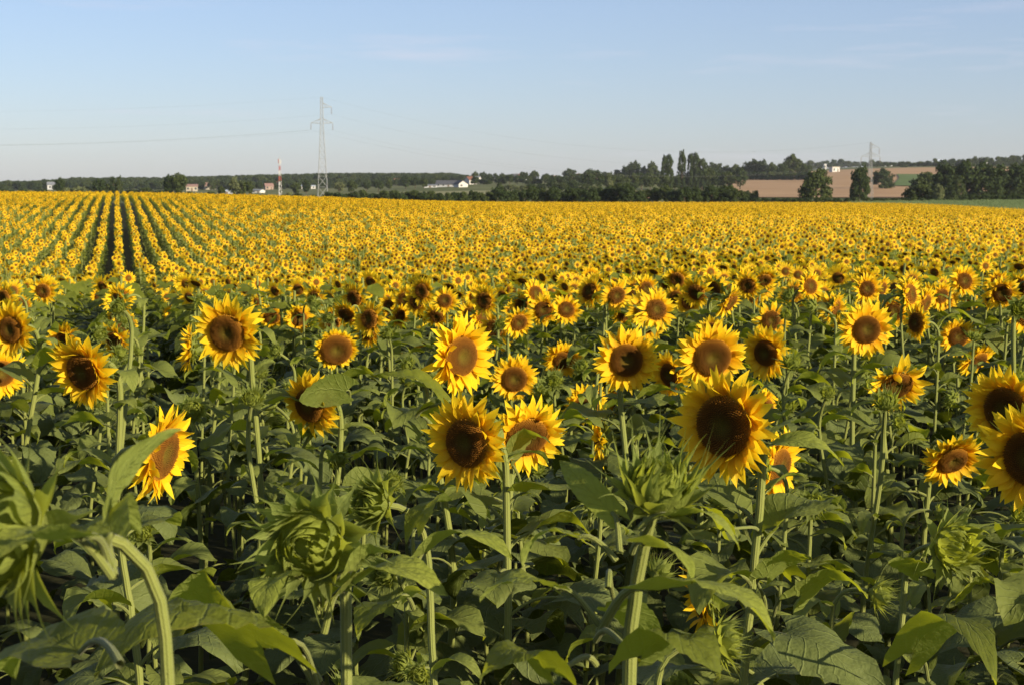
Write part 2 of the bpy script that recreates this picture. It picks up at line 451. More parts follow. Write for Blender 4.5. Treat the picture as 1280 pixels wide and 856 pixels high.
def bud_meshes(seed, Rb=.040, tips=.055, openness=.0, upright=False, inner=True, flat=.75, spikes=1.0):
    """closed flower bud: calyx with rings of pointed bracts; second mesh: the folded inner bracts"""
    rs = np.random.default_rng(seed)
    c = MB(); ns = 20; V = []; U = []
    prof = [(.0, .62), (.45, .58), (.78, .42), (.98, .15), (1.0, -.15), (.85, -.5), (.55, -.78), (.33, -.95), (.27, -1.15)]
    for (r, z) in prof:
        for q in range(ns): V.append((Rb * max(r, .01) * math.cos(q / ns * 6.2832), Rb * max(r, .01) * math.sin(q / ns * 6.2832), Rb * z * flat)); U.append((r, .5))
    fs = [(i * ns + q, i * ns + (q + 1) % ns, (i + 1) * ns + (q + 1) % ns, (i + 1) * ns + q)[::-1] for i in range(len(prof) - 1) for q in range(ns)]
    c.add(V, fs, U)
    if upright:
        rings = [(12, .80, .25, 1.45, .05, .55), (13, .97, .0, 1.30, .0, .85), (11, 1.02, -.3, 1.05, .0, 1.35), (9, .92, -.55, .65, -.2, 1.4), (6, .7, -.75, .1, -.3, .9)]
    else:
        rings = [(12, 1.0, .1, 1.05, -.35, .95), (12, 1.03, -.1, .75, -.25, 1.25), (10, 1.0, -.35, .35, -.3, 1.35), (7, .85, -.6, -.15, -.2, 1.1)]
    for (n, r, z, le, be, wf) in rings:
        for k in range(n):
            phi = (k + rs.uniform(-.35, .35)) / n * 6.2832
            L = (Rb * .85 + tips * (.8 if upright else .9)) * rs.uniform(.7, 1.15)
            bract(c, phi, Rb * r, L, Rb * .66 * wf * rs.uniform(.8, 1.15), le - openness + rs.normal(0, .2), be + rs.normal(0, .55) , rs, Rb * z * flat, 10, .52 * spikes, rs.normal(0, .22))
    i_ = MB()
    for (n, r, L, le, be) in ((13, .93, 1.05, 2.1, -1.2), (11, .72, .85, 2.3, -1.0), (9, .5, .62, 2.3, -.9), (6, .28, .45, 1.9, -.4)):
        for k in range(n):
            phi = (k + rs.uniform(-.2, .2)) / n * 6.2832
            zz = Rb * flat * (.62 - .55 * r ** 2.2) + .002
            bract(i_, phi, Rb * r, Rb * L * rs.uniform(.9, 1.15), Rb * .46, le - .5 + rs.normal(0, .16), be * .45 + rs.normal(0, .3), rs, zz, 6, .35, .30)
    return c.mesh('bud_calyx', [M['bract']]), i_.mesh('inner_bracts', [M['young']])

HEADS = [head_meshes(100 + i, **k) for i, k in enumerate([
    dict(), dict(lean=.15), dict(lean=.5, n1=30), dict(Rd=.074, Lp=.066, lean=.2), dict(Rd=.06, Lp=.07, lean=.35),
    dict(Rd=.078, Lp=.078, lean=.32, n1=29, n2=28, wild=1.35), dict(Rd=.066, Lp=.068, lean=-.05)])]
RAGGED = [head_meshes(120 + i, **k) for i, k in enumerate([
    dict(Rd=.07, Lp=.05, half=True, lean=.5, open_=.6), dict(Rd=.07, Lp=.075, half=True, lean=.7, wild=1.7), dict(Rd=.062, Lp=.045, half=True, lean=1.0, open_=.7)])]
SMALLH = [head_meshes(140 + i, Rd=.062, Lp=.068, n1=18, n2=15, lean=l, florets=120, nt=4) for i, l in enumerate((.2, .4, .05))]
BUDS = [bud_meshes(200, .040, .045), bud_meshes(201, .036, .06, upright=True), bud_meshes(202, .030, .03, openness=-.2), bud_meshes(203, .042, .04, openness=.3)]
rl = np.random.default_rng(5)
def mk_leaves(n, **kw):
    out = []
    for i in range(n):
        g = {k: (rl.uniform(*v) if isinstance(v, tuple) else v) for k, v in kw.items()}
        young = g.pop('yg', 0); old = g.pop('old', 0)
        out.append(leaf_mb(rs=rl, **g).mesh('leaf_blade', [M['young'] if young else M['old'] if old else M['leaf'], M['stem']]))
    return out
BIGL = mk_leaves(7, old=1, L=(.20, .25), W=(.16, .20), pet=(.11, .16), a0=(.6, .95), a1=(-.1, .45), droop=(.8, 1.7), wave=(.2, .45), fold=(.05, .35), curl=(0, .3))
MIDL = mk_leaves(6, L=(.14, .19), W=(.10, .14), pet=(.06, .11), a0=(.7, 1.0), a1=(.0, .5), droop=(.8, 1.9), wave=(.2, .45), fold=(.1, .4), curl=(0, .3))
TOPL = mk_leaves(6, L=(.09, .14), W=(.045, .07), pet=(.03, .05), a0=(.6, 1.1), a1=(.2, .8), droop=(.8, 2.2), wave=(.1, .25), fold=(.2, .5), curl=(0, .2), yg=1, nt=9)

def stem_obj(parent, loc, pts, r0, r1, n=9, hairs=0):
    mb = MB(); pts = np.asarray(pts) - np.array(loc)
    if hairs:
        rh = np.random.default_rng(hairs); sg = np.linalg.norm(np.diff(pts, axis=0), axis=1); cu = np.concatenate([[0], np.cumsum(sg)])
        V = []
        for q in range(hairs):
            a = cu[-1] * rh.uniform(.35, 1); p = np.array([np.interp(a, cu, pts[:, i]) for i in range(3)])
            p2 = np.array([np.interp(min(a + .01, cu[-1]), cu, pts[:, i]) for i in range(3)]); T = p2 - p; T /= np.linalg.norm(T) + 1e-9
            u = rh.normal(0, 1, 3); u -= T * u.dot(T); u /= np.linalg.norm(u); r = r0 + (r1 - r0) * a / cu[-1]
            b = p + u * r * .97; e = b + (u + rh.normal(0, .35, 3)) * rh.uniform(.0015, .0035); w_ = np.cross(T, u) * .00022
            V += [b - w_, b + w_, e]
        mb.add(V, np.arange(len(V)).reshape(-1, 3).tolist(), None, 0)
    if hairs:
        tt = np.linspace(0, 1, 46); cu2 = np.concatenate([[0], np.cumsum(np.linalg.norm(np.diff(pts, axis=0), axis=1))]); cu2 /= cu2[-1]
        pts = np.stack([np.interp(tt, cu2, pts[:, i]) for i in range(3)], 1)
        pts[1:-1] = (pts[:-2] + 2 * pts[1:-1] + pts[2:]) / 4
        rr = np.linspace(r0, r1, 46) * (1 + .05 * np.sin(tt * 31) + rh.normal(0, .025, 46)); pts[2:-2] += rh.normal(0, r0 * .05, (42, 3))
        tube(mb, pts, rr, 12)
    else: tube(mb, pts, np.linspace(r0, r1, len(pts)), n)
    return link('stem', mb.mesh('stem', [M['stem']]), parent)

def axis_matrix(c, ax, roll=0):
    z = Vector(ax).normalized()
    x = z.cross(Vector((0, 0, 1)));  x = x.normalized() if x.length > .05 else Vector((1, 0, 0))
    y = z.cross(x)
    m = Matrix((x, y, z)).transposed().to_4x4()
    return Matrix.Translation(c) @ m @ Matrix.Rotation(roll, 4, 'Z')

def plant(name, hc, yaw, pitch, kind='flower', idx=0, s=1.0, seed=0, nleaf=9, lo=.30, hi=.93, base=None, stem_r=.0125,
          label='', group=None, leafscale=1.0, topleaves=3, neck=None, simple=False):
    """hc: world centre of the head. yaw>0 faces to the photo's right; pitch>0 hangs its face down"""
    rs = np.random.default_rng(1000 + seed)
    hc = Vector(hc)
    ax = Vector((math.sin(yaw) * math.cos(pitch), -math.cos(yaw) * math.cos(pitch), -math.sin(pitch)))
    if base is None:
        bx, by = hc.x - ax.x * .08 + rs.normal(0, .04), hc.y - ax.y * .10 + rs.normal(0, .04)
    else: bx, by = base
    root = empty(name, (bx, by, gz(bx, by)))
    b = np.array(root.location); c = np.array(hc); A = np.array(ax)
    back = c - A * (.05 if kind != 'bud' else .035) * s
    h = back[2] - b[2]
    if neck is None: neck = (.09 + .08 * math.cos(yaw)) * s
    q = np.array([rs.normal(0, .03), rs.normal(0, .03), 0])
    flatA = np.array([A[0], A[1], 0])
    arch = back - A * neck * .5 + np.array([0, 0, neck * .10 * max(0, 1 - abs(A[2]))])
    lowp = np.array([b[0] * .5 + (arch[0] - flatA[0] * .05) * .5, b[1] * .5 + (arch[1] - flatA[1] * .05) * .5, b[2] + h * .55]) + q
    p_top = arch - flatA * .05 - np.array([0, 0, neck * .9])
    pts1 = bez(b, b + np.array([0, 0, h * .3]), lowp - (p_top - b) * .12, lowp, 6)[:-1]
    pts2 = bez(lowp, lowp + (p_top - b) * .12, p_top - np.array([0, 0, .1]), p_top, 6)[:-1]
    pts3 = bez(p_top, p_top + np.array([0, 0, neck * .6]), arch, back, 9)
    pts = np.concatenate([pts1, pts2, pts3])
    stem_obj(root, b, pts, stem_r * 1.15, stem_r * .8, 9, 5000 if hc.y < 2.6 else (1600 if hc.y < 4.3 else 0))
    T0 = Matrix.Translation(-Vector(root.location))
    Mh = T0 @ axis_matrix(hc, ax, rs.uniform(0, 6.28)) @ Matrix.Scale(s, 4)
    if kind in ('flower', 'ragged', 'small'):
        ms = {'flower': HEADS, 'ragged': RAGGED, 'small': SMALLH}[kind]; ms = ms[idx % len(ms)]
        hd = link('flower_head', ms[0], root, Mh)
        link('ray_petals', ms[1], hd); link('seed_disc', ms[2], hd)
    elif kind == 'bud':
        ms = BUDS[idx % len(BUDS)]
        hd = link('flower_bud', ms[0], root, Mh); link('inner_bracts', ms[1], hd)
    # leaves up the stem
    seg = np.linalg.norm(np.diff(pts, axis=0), axis=1); cum = np.concatenate([[0], np.cumsum(seg)]); tot = cum[-1]
    an = rs.uniform(0, 6.28)
    total = nleaf + topleaves
    for k in range(total):
        t = lo + (hi - lo) * (k / max(1, total - 1)) ** .9
        p = np.array([np.interp(t * tot, cum, pts[:, i]) for i in range(3)])
        an += 2.4 + rs.normal(0, .25)
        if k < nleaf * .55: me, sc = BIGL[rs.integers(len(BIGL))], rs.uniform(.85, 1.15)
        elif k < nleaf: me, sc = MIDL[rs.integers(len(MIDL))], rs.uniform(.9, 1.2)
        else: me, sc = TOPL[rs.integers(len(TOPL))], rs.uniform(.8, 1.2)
        # keep the blade off the flower's face
        if t > .75 and math.cos(an) * A[0] + math.sin(an) * A[1] > .55: an += 1.6
        Ml = T0 @ Matrix.Translation(p) @ Euler((rs.normal(0, .15), rs.normal(.05, .18), an)).to_matrix().to_4x4() @ Matrix.Scale(sc * leafscale * (s if s < 1 else 1), 4)
        link('leaf', me, root, Ml)
    tag(root, label, 'sunflower plant' if kind != 'bud' else 'sunflower bud plant', group)
    return root, pts

def custom_leaf(root, S, B, T, W, sag=.25, tilt=0., rs=None, young=False, pr=.004, fold=.2, wave=.15, curl=.1, lift=.3):
    """a leaf from stem point S, blade base B, blade tip T (world)"""
    rs = rs or np.random.default_rng(int(abs(S[0] + T[2]) * 1e4) % 9999)
    S, B, T = [np.array(q, float) for q in (S, B, T)]
    o = np.array(root.location)
    mb = MB()
    L = np.linalg.norm(T - B); d = (T - B) / L
    pl = np.linalg.norm(B - S)
    c1 = S + np.array([(B - S)[0] * .25, (B - S)[1] * .25, pl * lift]); c2 = B - d * pl * .3 + np.array([0, 0, pl * .08])
    tube(mb, bez(S, c1, c2, B, 8) - o, np.linspace(pr * 1.3, pr * .8, 8), 7, 1)
    up = np.array([0, 0, 1.]); lat = np.cross(d, up); lat /= np.linalg.norm(lat) + 1e-9
    nrm = np.cross(lat, d)
    lat2 = lat * math.cos(tilt) + nrm * math.sin(tilt); n2 = np.cross(lat2, d)
    def P(t): return B + d * L * t + n2 * (sag * L * 4 * t * (1 - t) * (1 if t > 0 else .6)) - o
    def N(t): return n2
    leaf_surface(mb, P, N, lat2, L, W / 2, 19, .03, wave, fold, curl, rs)
    return link('leaf', mb.mesh('leaf_blade', [M['young'] if young else M['leaf'], M['stem']]), root)

# ------------------------------------------------------------------ the flowers one can point at
# px, py, diameter px, yaw, pitch(down), kind, idx, D, nickname, label
D0 = .285
HERO = [
 (285, 416, 98, -16, 8, 'flower', 0, D0, 'tall bloom left of centre', 'tall full sunflower bloom left of centre, round brown disc, facing slightly left'),
 (105, 464, 106, -28, 14, 'flower', 2, D0, 'drooping bloom on the left', 'drooping sunflower at left with long lower petals beside a green stem'),
 (201, 566, 144, 76, 12, 'flower', 5, .30, 'low half-turned bloom at left', 'large half-turned sunflower at lower left with a long leaf across its face'),
 (15, 412, 78, -22, 5, 'flower', 4, D0, 'bloom at the left edge', 'sunflower at the left edge turned left, upper of two there'),
 (2, 466, 72, 30, 5, 'flower', 1, D0, 'cut-off bloom at left edge', 'sunflower cut by the left edge, lower of two there'),
 (238, 436, 70, -78, -6, 'ragged', 1, D0, 'pale side-on bloom', 'pale yellow sunflower seen side-on with green bracts, left of the tall bloom'),
 (420, 436, 66, 15, 22, 'ragged', 0, D0, 'short-petalled hooded bloom', 'dark disc sunflower with short petals hooded by green leaves'),
 (388, 506, 94, -34, 12, 'flower', 6, D0, 'leaf-covered bloom', 'sunflower half covered by one big green leaf, below the hooded bloom'),
 (575, 445, 112, 44, 2, 'flower', 2, D0, 'narrow centre bloom', 'sunflower turned right with oval reddish disc, above the pair in the centre'),
 (585, 553, 130, -36, 2, 'flower', 0, .30, 'left bloom of centre pair', 'left sunflower of the touching pair in the centre, oval greenish-brown disc'),
 (658, 545, 118, 18, 26, 'flower', 5, .30, 'right bloom of centre pair', 'right sunflower of the touching pair in the centre, leaf across its disc'),
 (620, 420, 52, 10, 10, 'flower', 3, D0, 'small bloom above centre', 'smaller sunflower with dark disc just right of the narrow centre bloom'),
 (783, 450, 92, 4, 2, 'flower', 1, .28, 'round bloom right of centre', 'round evenly petalled sunflower facing straight ahead right of centre'),
 (808, 405, 56, 8, 8, 'flower', 4, D0, 'bloom behind the round one', 'sunflower peeping above and behind the round evenly petalled bloom'),
 (890, 446, 98, 8, 14, 'flower', 3, .29, 'broad bloom behind largest', 'broad sunflower directly behind the largest bloom, lower disc hidden'),
 (906, 532, 168, -41, 2, 'flower', 5, .31, 'largest bloom', 'largest sunflower, long ragged petals and big oval disc turned left'),
 (958, 441, 76, -44, 4, 'flower', 4, D0, 'bloom upper right of largest', 'neat sunflower with oval disc to the upper right of the largest bloom'),
 (1083, 412, 78, 4, 2, 'flower', 1, D0, 'round bloom on the right', 'round sunflower on the right facing ahead, above the hooded ragged one'),
 (1120, 480, 94, 10, 38, 'ragged', 1, .30, 'hooded ragged bloom', 'hanging sunflower with green bracts folded over its disc at right'),
 (1197, 421, 54, 8, 4, 'flower', 0, D0, 'small upright bloom at right', 'small upright sunflower near the right edge above a tilted one'),
 (1221, 450, 60, 35, 40, 'flower', 6, D0, 'tilted bloom near right edge', 'sunflower tipped downwards just below the small upright one at right'),
 (1190, 573, 92, 16, 34, 'flower', 4, D0, 'bowed bloom low right', 'bowed sunflower with wide brown disc low at right, petals spread upward'),
 (1258, 512, 128, -50, 6, 'flower', 5, .30, 'upper bloom at right edge', 'upper of the two big overlapping sunflowers cut by the right edge'),
 (1290, 572, 158, -42, 4, 'flower', 2, .30, 'lower bloom at right edge', 'lower and nearer of two big sunflowers cut by the right edge'),
 (972, 582, 98, 52, 8, 'flower', 0, D0, 'bloom below the largest', 'sunflower facing right, tucked behind a stem below the largest bloom'),
 (643, 473, 66, 5, 10, 'flower', 3, D0, 'bloom between centre blooms', 'sunflower between the narrow centre bloom and the pair below it'),
 (703, 449, 56, 10, 24, 'flower', 4, D0, 'small bowed centre bloom', 'small bowed sunflower just left of the round bloom, disc half shaded'),
 (732, 504, 66, 25, 20, 'flower', 3, D0, 'low bloom under the round one', 'low sunflower below left of the round evenly petalled bloom'),
 (776, 497, 56, 10, 30, 'flower', 6, D0, 'orange bloom under the round one', 'orange-tinged sunflower glimpsed under the round evenly petalled bloom'),
 (838, 468, 66, -50, 8, 'flower', 2, D0, 'turned bloom beside round one', 'left-facing sunflower squeezed between the round bloom and the broad one'),
 (752, 545, 88, -98, 0, 'flower', 0, D0, 'side-on bloom with green back', 'sunflower seen from its green side above the spiky bud, petals pointing left'),
 (880, 745, 118, -92, 4, 'ragged', 1, .29, 'lowest half-open bloom', 'half-open sunflower lowest in the photo, yellow petals left, green back right'),
 (955, 512, 70, 50, 5, 'flower', 4, D0, 'sliver beside the largest', 'sunflower mostly hidden behind the right side of the largest bloom'),
 (498, 452, 40, 25, 5, 'flower', 1, D0, 'small bloom left of centre pair', 'small sunflower turned right, left of the narrow centre bloom'),
 (661, 421, 38, 0, 8, 'ragged', 2, D0, 'petal-poor small bloom', 'small dark disc sunflower with very short petals above the bowed one'),
 (1138, 405, 42, 10, 8, 'ragged', 0, D0, 'dark small bloom at right', 'small dark disc sunflower with sparse petals right of the round one'),
 (1180, 373, 46, 5, 4, 'flower', 1, D0, 'distant right bloom', 'small round sunflower in the second tier at right, larger of a pair'),
 (1136, 363, 40, -15, 6, 'flower', 3, D0, 'distant left-leaning bloom', 'small sunflower in the second tier left of its larger neighbour'),
 (1213, 379, 34, 30, 4, 'flower', 0, D0, 'small far-right bloom', 'small sunflower turned right at the end of the right-hand tier'),
 (952, 359, 42, 5, 2, 'flower', 6, D0, 'distant centre-right bloom', 'small round sunflower standing above its neighbours right of centre'),
 (1003, 371, 36, 0, 5, 'flower', 1, D0, 'second distant bloom', 'small sunflower just right of the one standing above its neighbours'),
 (846, 371, 34, 5, 2, 'flower', 3, D0, 'distant bloom in the gap', 'small round sunflower above the gap between round and broad blooms'),
 (797, 374, 34, 0, 5, 'flower', 4, D0, 'far bloom above round one', 'small sunflower directly above the round bloom in the far tier'),
 (775, 375, 30, 0, 5, 'flower', 1, D0, 'tiny far neighbour', 'tiny sunflower left beside the small one above the round bloom'),
 (738, 346, 28, 10, 5, 'flower', 0, D0, 'tiny high bloom', 'tiny sunflower head standing above the massed blooms right of centre'),
 (824, 358, 32, -20, 5, 'flower', 3, D0, 'far turned bloom', 'small left-turned sunflower in the far tier'),
 (735, 378, 34, 10, 10, 'flower', 0, D0, 'far bloom left of tier', 'small sunflower above the small bowed centre bloom in the far tier'),
 (682, 388, 34, 0, 15, 'flower', 3, D0, 'far bowed bloom', 'small bowed sunflower above centre, right of the touching blooms'),
 (582, 368, 28, 0, 8, 'flower', 6, D0, 'far dark bloom', 'small dark disc sunflower above the narrow centre bloom'),
 (543, 374, 26, 10, 8, 'flower', 1, D0, 'tiny bloom left of dark one', 'tiny sunflower left of the small dark disc one above centre'),
 (527, 390, 30, 20, 8, 'flower', 0, D0, 'tiny right-turned bloom', 'tiny right-turned sunflower left of the narrow centre bloom'),
 (530, 422, 40, 15, 8, 'flower', 4, D0, 'small bloom by narrow one', 'small sunflower squeezed against the left of the narrow centre bloom'),
 (489, 392, 34, 20, 8, 'flower', 3, D0, 'far bloom right of hooded', 'small sunflower above right of the hooded short-petalled one'),
 (459, 351, 28, 10, 5, 'flower', 0, D0, 'tiny left-centre bloom', 'tiny sunflower head standing above the massed blooms left of centre'),
 (340, 396, 40, 5, 30, 'flower', 3, D0, 'bloom behind tall one', 'small bowed sunflower just right of the tall bloom'),
 (374, 398, 44, 25, 20, 'flower', 1, D0, 'leaning bloom by hooded', 'small leaning sunflower between the tall bloom and the hooded one'),
 (217, 392, 30, 10, 5, 'flower', 4, D0, 'tiny bloom by pale one', 'tiny sunflower above the pale side-on one'),
 (160, 437, 46, 30, 5, 'flower', 4, D0, 'small bloom by green stem', 'small sunflower right of the tall green stem at left'),
 (80, 428, 60, -30, -6, 'flower', 2, D0, 'bloom behind drooping one', 'bright yellow sunflower behind the top of the drooping left one'),
 (125, 372, 26, 0, 10, 'flower', 0, D0, 'tiny row-end bloom', 'tiny sunflower at the near end of the rows at left'),
 (1270, 425, 30, -20, 5, 'flower', 1, D0, 'tiny right-edge bloom', 'tiny sunflower beside the tall stem at the right edge'),
]
heads = []
for i, (px, py, dp, yw, pt, kd, ix, D, nick, lab) in enumerate(HERO):
    d = D * F / dp
    base = {'flower': (.140, .148, .147, .146, .136, .165, .14), 'ragged': (.11, .152, .11)}[kd]
    nominal = 2 * base[ix % len(base)]
    hc = pix(px, py, d)
    g = gz(hc.x, hc.y)
    plant('sunflower', hc, R(yw), R(pt), kd, ix, D / nominal, seed=i, nleaf=11 if d < 9 else 8, lo=.34, hi=.92,
          label=lab, stem_r=.0115 if d < 7 else .0095, leafscale=1.12, group='sunflowers in bloom')
    heads.append((hc.x, hc.y, hc.z, px, py, d, nick))

# ---- near buds
def near_bud(px, py, d, yaw, pitch, idx, s, label, seed, base_px=None, neck=.2, nleaf=6, lo=.35, hi=.8, top=3, stem_r=.009):
    hc = pix(px, py, d)
    base = None
    if base_px is not None:
        b = pix(base_px[0], base_px[1], base_px[2]); base = (b.x, b.y)
    r = plant('sunflower_bud', hc, R(yaw), R(pitch), 'bud', idx, s, seed=seed, nleaf=nleaf, lo=lo, hi=hi, base=base,
              label=label, neck=neck, topleaves=top, stem_r=stem_r, group='sunflowers still in bud')
    heads.append((hc.x, hc.y, hc.z, px, py, d, label.split(',')[0][:0] or 'bud'))
    return r
b1, _ = near_bud(388, 678, 2.35, -14, 2, 0, 1.3, 'big closed green bud near the bottom left, spiky tips in a ring around folded bracts', 301, base_px=(402, 850, 2.42), neck=.12, nleaf=3, lo=.3, hi=.66, top=0, stem_r=.0112)
b2, _ = near_bud(822, 612, 2.25, 25, -66, 1, 1.25, 'nearest spiky green bud right of centre with long upright thin bracts', 302, base_px=(742, 850, 2.2), neck=.20, nleaf=3, lo=.3, hi=.7, top=0, stem_r=.0128)
b3, _ = near_bud(12, 662, 1.55, -50, -8, 0, 1.25, 'blurred bent bud nearest the camera at the left edge with downy arched stem', 303, base_px=(158, 850, 1.5), neck=.16, nleaf=2, lo=.3, hi=.5, top=0, stem_r=.0088)
b4, _ = near_bud(466, 628, 3.1, -40, -15, 1, 1.05, 'spiky bud with curved neck right behind the big closed bud', 304, base_px=(517, 850, 3.1), neck=.17, nleaf=4, top=2)
b5, _ = near_bud(1192, 682, 3.7, 30, -12, 2, 1.75, 'round pale green bud standing low at right among dark leaves', 305, base_px=(1163, 850, 3.7), neck=.10, nleaf=5, lo=.3, hi=.82, top=2)
b6, _ = near_bud(1107, 503, 4.9, -10, -60, 1, .85, 'small spiky bud in front of the hooded ragged bloom', 306, neck=.12, nleaf=5)
b7, _ = near_bud(148, 385, 6.0, -10, -20, 2, .8, 'small dark bud on a tall bare stem at left above the other plants', 307, neck=.1, nleaf=3, lo=.3, hi=.7)
b8, _ = near_bud(240, 512, 5.6, 10, 5, 2, 1.1, 'small dark round bud above right of the low half-turned bloom', 308, neck=.12, nleaf=5)
b9, _ = near_bud(315, 498, 5.2, 20, -50, 1, .8, 'small leafy bud below the tall bloom left of centre', 309, neck=.12, nleaf=5)
b10, _ = near_bud(1275, 385, 5.4, -10, 10, 2, .9, 'dark green bud on a tall stem at the right edge', 310, neck=.12, nleaf=4)
b11, _ = near_bud(905, 800, 3.2, 80, -10, 2, 1.2, 'green bud low beside the lowest half-open bloom', 311, neck=.10, nleaf=3)

# ---- individually shaped foreground leaves (photo positions at their own depths)
def CL(root, S, B, T, W, **k): return custom_leaf(root, pix(*S), pix(*B), pix(*T), W, **k)
hr = {nk[8]: o for nk, o in zip(HERO, [o for o in COL.objects if o.parent is None and o.name.startswith('sunflower') and not o.name.startswith('sunflower_bud')])}
CL(b3, (142, 720, 1.50), (137, 640, 1.55), (228, 536, 1.72), .052, sag=.10, tilt=1.3, young=True, lift=.1)
CL(b3, (140, 720, 1.50), (60, 668, 1.45), (-20, 700, 1.42), .05, sag=.15, tilt=.2, young=True)
CL(b3, (135, 700, 1.50), (100, 672, 1.42), (20, 672, 1.35), .06, sag=.06, tilt=-.2, young=True)
CL(b3, (130, 700, 1.52), (140, 668, 1.5), (178, 668, 1.62), .06, sag=.25, tilt=.6, young=True)
CL(b3, (150, 830, 1.52), (100, 815, 1.7), (20, 850, 1.9), .14, sag=.15, tilt=.3, lift=.05)
CL(b2, (770, 700, 2.22), (722, 672, 2.22), (652, 704, 2.25), .075, sag=.28, tilt=-.2, young=True)
CL(b2, (748, 780, 2.2), (690, 735, 2.18), (600, 752, 2.15), .085, sag=.22, tilt=-.2, young=True)
CL(b2, (775, 690, 2.22), (765, 640, 2.25), (700, 575, 2.35), .045, sag=.1, tilt=.9, young=True)
CL(b2, (800, 660, 2.22), (838, 645, 2.2), (925, 685, 2.15), .050, sag=.22, tilt=.3, young=True)
CL(b2, (790, 690, 2.2), (805, 680, 2.15), (865, 730, 2.05), .045, sag=.2, tilt=.5, young=True)
CL(b2, (750, 790, 2.2), (812, 738, 2.12), (968, 800, 2.02), .105, sag=.22, tilt=.25, young=True, pr=.006)
CL(b2, (745, 800, 2.2), (800, 820, 2.05), (900, 842, 1.95), .12, sag=.25, tilt=.2)
CL(b2, (745, 830, 2.2), (690, 842, 2.1), (600, 850, 2.05), .12, sag=.3, tilt=-.2)
CL(b2, (760, 735, 2.2), (772, 760, 2.35), (830, 828, 2.5), .07, sag=.1, tilt=.4)
CL(b1, (405, 790, 2.4), (430, 738, 2.38), (560, 742, 2.3), .085, sag=.22, tilt=-.1, young=True, pr=.005)
CL(b1, (402, 760, 2.4), (440, 712, 2.32), (500, 690, 2.3), .065, sag=.2, tilt=.4, young=True)
CL(b1, (400, 760, 2.4), (355, 722, 2.3), (330, 770, 2.2), .07, sag=.2, tilt=-.3, young=True)
CL(b1, (400, 850, 2.4), (345, 800, 2.3), (315, 768, 2.25), .05, sag=.1, tilt=-.3, young=True)
CL(b1, (400, 870, 2.4), (330, 810, 2.15), (118, 850, 1.95), .20, sag=.30, tilt=-.15, wave=.1, fold=.05, curl=.2)
CL(b1, (402, 870, 2.4), (320, 790, 2.35), (190, 782, 2.4), .16, sag=.25, tilt=-.6, wave=.2)
CL(b4, (517, 720, 3.1), (533, 690, 3.1), (640, 700, 3.0), .10, sag=.25, tilt=.1, young=True)
CL(b4, (517, 760, 3.1), (495, 752, 3.0), (448, 800, 2.9), .09, sag=.2, tilt=-.3)
CL(b4, (517, 700, 3.1), (520, 660, 3.1), (565, 625, 3.2), .08, sag=.2, tilt=.4)
CL(b5, (1163, 800, 3.7), (1150, 720, 3.7), (1110, 705, 3.65), .10, sag=.2, tilt=-.4)
CL(b5, (1163, 800, 3.7), (1200, 745, 3.65), (1260, 740, 3.6), .13, sag=.25, tilt=.2)
CL(b5, (1160, 850, 3.7), (1140, 815, 3.3), (1245, 858, 2.8), .11, sag=.2, tilt=.2)
# leaves lying over flower faces
fl = [o for o in COL.objects if o.parent is None and o.get('category') == 'sunflower plant']
dh = lambda i: HERO[i][7] * F / HERO[i][2]
CL(fl[7], (438, 505, dh(7) - .02), (432, 488, dh(7) - .10), (374, 500, dh(7) - .22), .17, sag=.15, tilt=-1.0, fold=.02, wave=.05)
CL(fl[10], (650, 600, dh(10)), (640, 568, dh(10) - .12), (688, 552, dh(10) - .22), .11, sag=.25, tilt=.3)
CL(fl[15], (955, 640, dh(15) + .25), (965, 556, dh(15) + .05), (1055, 582, dh(15)), .10, sag=.2, tilt=-.1, young=True)
CL(fl[15], (957, 760, dh(15) + .2), (958, 722, dh(15)), (1015, 700, dh(15) - .1), .11, sag=.2, tilt=.3)
CL(fl[15], (957, 680, dh(15) + .2), (905, 660, dh(15)), (840, 640, dh(15)), .12, sag=.25, tilt=-.3)
CL(fl[15], (962, 790, dh(15) + .2), (1000, 745, dh(15)), (1085, 745, dh(15) - .1), .15, sag=.25, tilt=.4)
CL(fl[8], (520, 520, dh(8)), (560, 500, dh(8) - .1), (480, 465, dh(8) - .1), .11, sag=.12, tilt=.2)

# ------------------------------------------------------------------ the other near plants, on the drill rows
ROWA = math.atan((149 - CX) / F)
RD = np.array([math.sin(ROWA), math.cos(ROWA)]); RN = np.array([math.cos(ROWA), -math.sin(ROWA)])
SP = .70
FAR_NEAR = 12.2
def in_view(x, y, m=0): return abs(x) < (y * 640 / F) + m
HP = np.array([(h[0], h[1]) for h in heads])
cand = []
for k in range(-40, 60):
    for j in range(0, 120):
        s_ = j * .30 + (k % 3) * .1
        p = RN * (k * SP) + RD * s_ + np.array([random.gauss(0, .06), random.gauss(0, .06)])
        x, y = p
        if y < 2.75 or math.hypot(x, y) > FAR_NEAR or not in_view(x, y, .45): continue
        cand.append((x, y))
cand.sort(key=lambda p: math.hypot(*p))
def relation(px, py):
    best = None
    for h in heads:
        if h[6] == 'bud': continue
        q = math.hypot(px - h[3], (py - h[4]) * 1.3)
        if best is None or q < best[0]: best = (q, h)
    h = best[1]; dx, dy = px - h[3], py - h[4]
    v = 'above' if dy < -12 else ('below' if dy > 12 else '')
    s = 'left' if dx < -12 else ('right' if dx > 12 else '')
    if v and s: w = f'{v} and {s} of'
    elif v: w = v
    elif s: w = f'{s} of'
    else: w = 'right behind'
    return w + ' the ' + h[6]
nfill = 0
